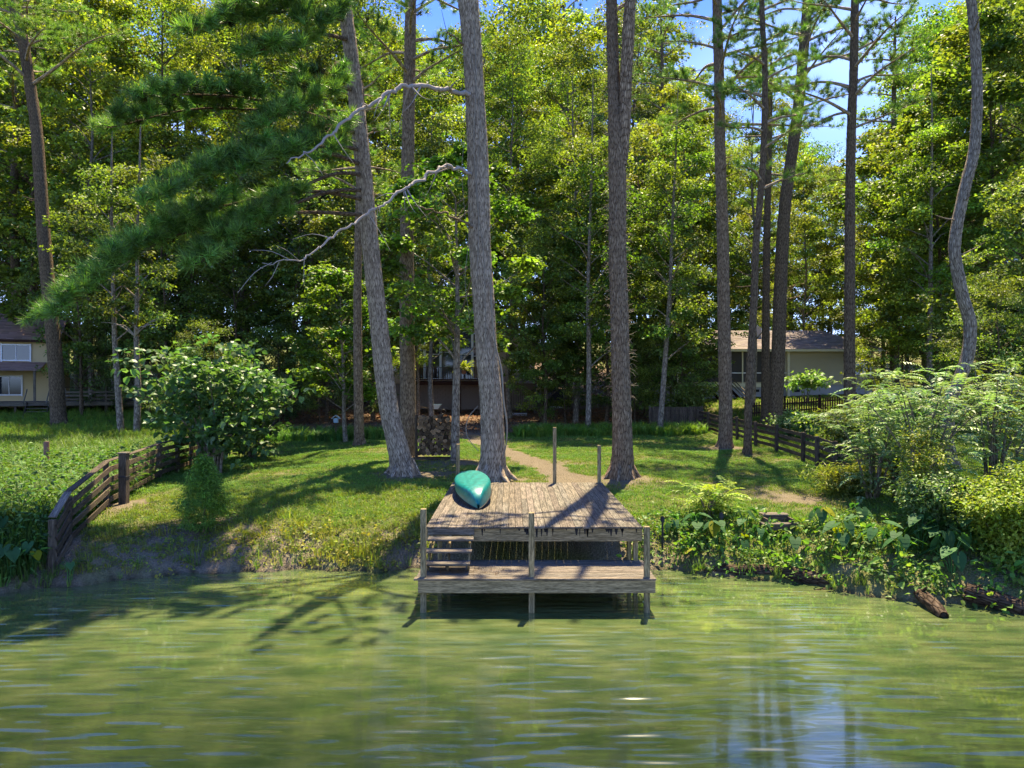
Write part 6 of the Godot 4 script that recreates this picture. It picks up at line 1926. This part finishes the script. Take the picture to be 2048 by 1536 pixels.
	["mid2", "leaf_mid", 12.97, 49, 0.882, 4.47, "bushy_tree", "mid-green mid-sized leafy tree behind the tall straight pine", "trees of the wood behind the lawn"],
	["low2", "leaf_mid", 10.88, 46, 0.922, 3.07, "understory_tree", "mid-green low bushy tree right of the twin-stemmed pine", "trees of the wood behind the lawn"],
	["slim2", "leaf_olive", 16.92, 50, 1.081, 5.7, "upright_tree", "olive-green slim narrow-crowned tree behind the big leaning pine", "trees of the wood behind the lawn"],
	["slim", "leaf_yellow", 25.57, 62, 0.894, 2.12, "upright_tree", "yellow-green slim upright hardwood behind the tan house midway back", "trees of the wood behind the lawn"],
	["mid", "leaf_yellow", 29.11, 54, 0.99, 2.88, "bushy_tree", "yellow-green mid-sized bushy tree right of the tan house midway back", "trees of the wood behind the lawn"],
	["low2", "leaf_yellow", 25.5, 47, 1.012, 2.2, "understory_tree", "yellow-green low bushy tree right of the tan house", "trees of the wood behind the lawn"],
	["mid2", "leaf_mid", 27.71, 46, 1.29, 5.07, "bushy_tree", "mid-green mid-sized leafy tree behind the curving trunk", "trees of the wood behind the lawn"],
	["mid", "leaf_yellow", 29.06, 50, 1.158, 2.09, "bushy_tree", "yellow-green mid-sized bushy tree behind the curving trunk", "trees of the wood behind the lawn"],
	["mid2", "leaf_mid", 29.6, 44, 1.518, 0.86, "bushy_tree", "mid-green mid-sized leafy tree at the right edge", "trees of the wood behind the lawn"],
	["tall", "leaf_mid", 30.62, 42, 1.013, 3.06, "hardwood_tree", "mid-green tall spreading tree at the right edge", "trees of the wood behind the lawn"],
	["slim", "leaf_yellow", 35.72, 52, 1.371, 5.05, "upright_tree", "yellow-green slim upright hardwood at the right edge midway back", "trees of the wood behind the lawn"],
	["mid", "leaf_mid", 25.51, 34, 0.834, 0.46, "bushy_tree", "mid-green mid-sized bushy tree at the right edge", "trees of the wood behind the lawn"],
	["low", "leaf_mid", 20.61, 30, 0.931, 3.88, "understory_tree", "mid-green low fine-leaved tree at the right edge", "trees of the wood behind the lawn"],
	["low2", "leaf_mid", 23.71, 36, 1.004, 0.29, "understory_tree", "mid-green low bushy tree at the right edge", "trees of the wood behind the lawn"],
	["slim", "leaf_yellow", -30.89, 52, 1.371, 4.75, "upright_tree", "yellow-green slim upright hardwood behind the thick left pine midway back", "trees of the wood behind the lawn"],
	["tall", "leaf_yellow", -27.35, 56, 1.292, 6.19, "hardwood_tree", "yellow-green tall spreading tree behind the mulberry midway back", "trees of the wood behind the lawn"],
	["tall2", "leaf_mid", -40.7, 60, 1.372, 2.19, "hardwood_tree", "mid-green tall broad-crowned tree behind the yellow house midway back", "trees of the wood behind the lawn"],
	["slim2", "leaf_yellow", -21.06, 55, 1.438, 0.02, "upright_tree", "yellow-green slim narrow-crowned tree behind the left fence's far end midway back", "trees of the wood behind the lawn"],
	["tall", "leaf_mid", -16.21, 57, 1.312, 2.37, "hardwood_tree", "mid-green tall spreading tree left of the brown house midway back", "trees of the wood behind the lawn"],
	["mid", "leaf_mid", -28.58, 47, 0.858, 0.56, "bushy_tree", "mid-green mid-sized bushy tree behind the thick left pine", "trees of the wood behind the lawn"],
	["mid2", "leaf_mid", -38.49, 50, 1.488, 2.92, "bushy_tree", "mid-green mid-sized leafy tree at the left edge", "trees of the wood behind the lawn"],
	["slim2", "leaf_mid", -12.41, 58, 1.506, 3.4, "upright_tree", "mid-green slim narrow-crowned tree behind the leaning pine midway back", "trees of the wood behind the lawn"],
	["low2", "leaf_dark", -27.9, 49, 0.902, 0.15, "understory_tree", "dark green low bushy tree behind the thick left pine", "trees of the wood behind the lawn"],
	["low", "leaf_dark", -23.95, 47, 0.971, 2.27, "understory_tree", "dark green low fine-leaved tree behind the mulberry, the leftmost", "trees of the wood behind the lawn"],
	["low2", "leaf_dark", -14.37, 44, 0.79, 0.06, "understory_tree", "dark green low bushy tree left of the brown house", "trees of the wood behind the lawn"],
	["mid2", "leaf_dark", -23.38, 52, 1.193, 0.69, "bushy_tree", "dark green mid-sized leafy tree behind the mulberry midway back", "trees of the wood behind the lawn"],
	["mid", "leaf_olive", -31.25, 57, 1.406, 5.8, "bushy_tree", "olive-green mid-sized bushy tree behind the thick left pine midway back", "trees of the wood behind the lawn"],
	["slim", "leaf_mid", -5.37, 46.5, 1.005, 5.75, "upright_tree", "mid-green slim upright hardwood behind the brown house", "trees of the wood behind the lawn"],
	["slim2", "leaf_mid", -6.65, 50, 0.76, 1.54, "upright_tree", "mid-green slim narrow-crowned tree behind the brown house", "trees of the wood behind the lawn"],
	["low", "leaf_dark", -10.0, 46, 1.124, 1.02, "understory_tree", "dark green low fine-leaved tree behind the leaning pine", "trees of the wood behind the lawn"],
	["slim2", "leaf_mid", -0.14, 50, 1.173, 3.99, "upright_tree", "mid-green slim narrow-crowned tree right of the brown house", "trees of the wood behind the lawn"],
	["pine", "leaf_mid", 31.27, 58, 1.175, 4.3, "woodland_pine", "green tall thin-crowned pine right of the tan house midway back", "trees of the wood behind the lawn"],
	["pine2", "leaf_mid", -39.17, 56, 1.292, 2.02, "woodland_pine", "green high-crowned bare-stemmed pine behind the yellow house midway back", "trees of the wood behind the lawn"],
	["pine", "leaf_mid", 12.92, 60, 1.242, 2.44, "woodland_pine", "green tall thin-crowned pine right of the twin-stemmed pine midway back", "trees of the wood behind the lawn"],
]

var EARS := [
	["taro plant at the photo's left edge, lowest by the water", "taro plants at the left waterline", -10.42, 14.75, 6, 0.42, 0],
	["taro plant with one yellow leaf beside the left fence's end post", "taro plants at the left waterline", -10.15, 15.00, 6, 0.38, 1],
	["taro plant behind the lowest one at the left edge", "taro plants at the left waterline", -11.13, 15.60, 5, 0.36, 0],
	["small taro plant right of the left fence's end post", "taro plants at the left waterline", -9.33, 15.00, 3, 0.26, 0],
	["taro plant nearest the dock's right side on the bank", "taro plants along the right bank", 4.44, 17.00, 6, 0.34, 0],
	["taro plant under the second garden light, one yellow leaf", "taro plants along the right bank", 4.74, 16.50, 7, 0.36, 1],
	["low taro plant with yellow leaves close to the waterline by the dock", "taro plants along the right bank", 4.15, 16.35, 4, 0.26, 2],
	["taro plant left of the small wooden step", "taro plants along the right bank", 5.54, 16.90, 5, 0.32, 0],
	["small taro with one yellow leaf left of the long waterline log", "taro plants along the right bank", 5.20, 16.20, 4, 0.28, 1],
	["taro plant just below the small wooden step", "taro plants along the right bank", 5.69, 16.30, 5, 0.30, 0],
	["taro with one hanging leaf in front of the long log", "taro plants along the right bank", 6.27, 15.75, 3, 0.33, 0],
	["taro plant with a yellow leaf right of the small wooden step", "taro plants along the right bank", 7.02, 16.20, 6, 0.34, 1],
	["broad taro with two yellow leaves at the long log's right end", "taro plants along the right bank", 7.13, 15.40, 7, 0.38, 2],
	["taro plant behind the broad yellow-leaved one", "taro plants along the right bank", 7.93, 16.20, 6, 0.36, 0],
	["taro plant left of the tallest taro at the water's edge", "taro plants along the right bank", 7.87, 15.20, 6, 0.36, 0],
	["taro plant above the short rotting log", "taro plants along the right bank", 8.03, 14.70, 6, 0.40, 0],
	["tallest taro clump under the pale shrubs", "taro plants along the right bank", 8.67, 15.10, 7, 0.46, 0],
	["taro clump right of the tallest one", "taro plants along the right bank", 8.92, 14.80, 7, 0.46, 0],
	["taro with a big leaf hanging over the water near the yellow-green shrub", "taro plants along the right bank", 8.90, 14.35, 6, 0.46, 0],
	["taro half behind the yellow-green shrub", "taro plants along the right bank", 9.66, 14.90, 6, 0.42, 0],
	["taro with broad leaf high on the bank among the pale shrubs", "taro plants along the right bank", 10.94, 18.60, 4, 0.40, 0],
	["taro plant behind the first garden light beside the dock", "taro plants along the right bank", 3.89, 17.20, 5, 0.30, 0],
]
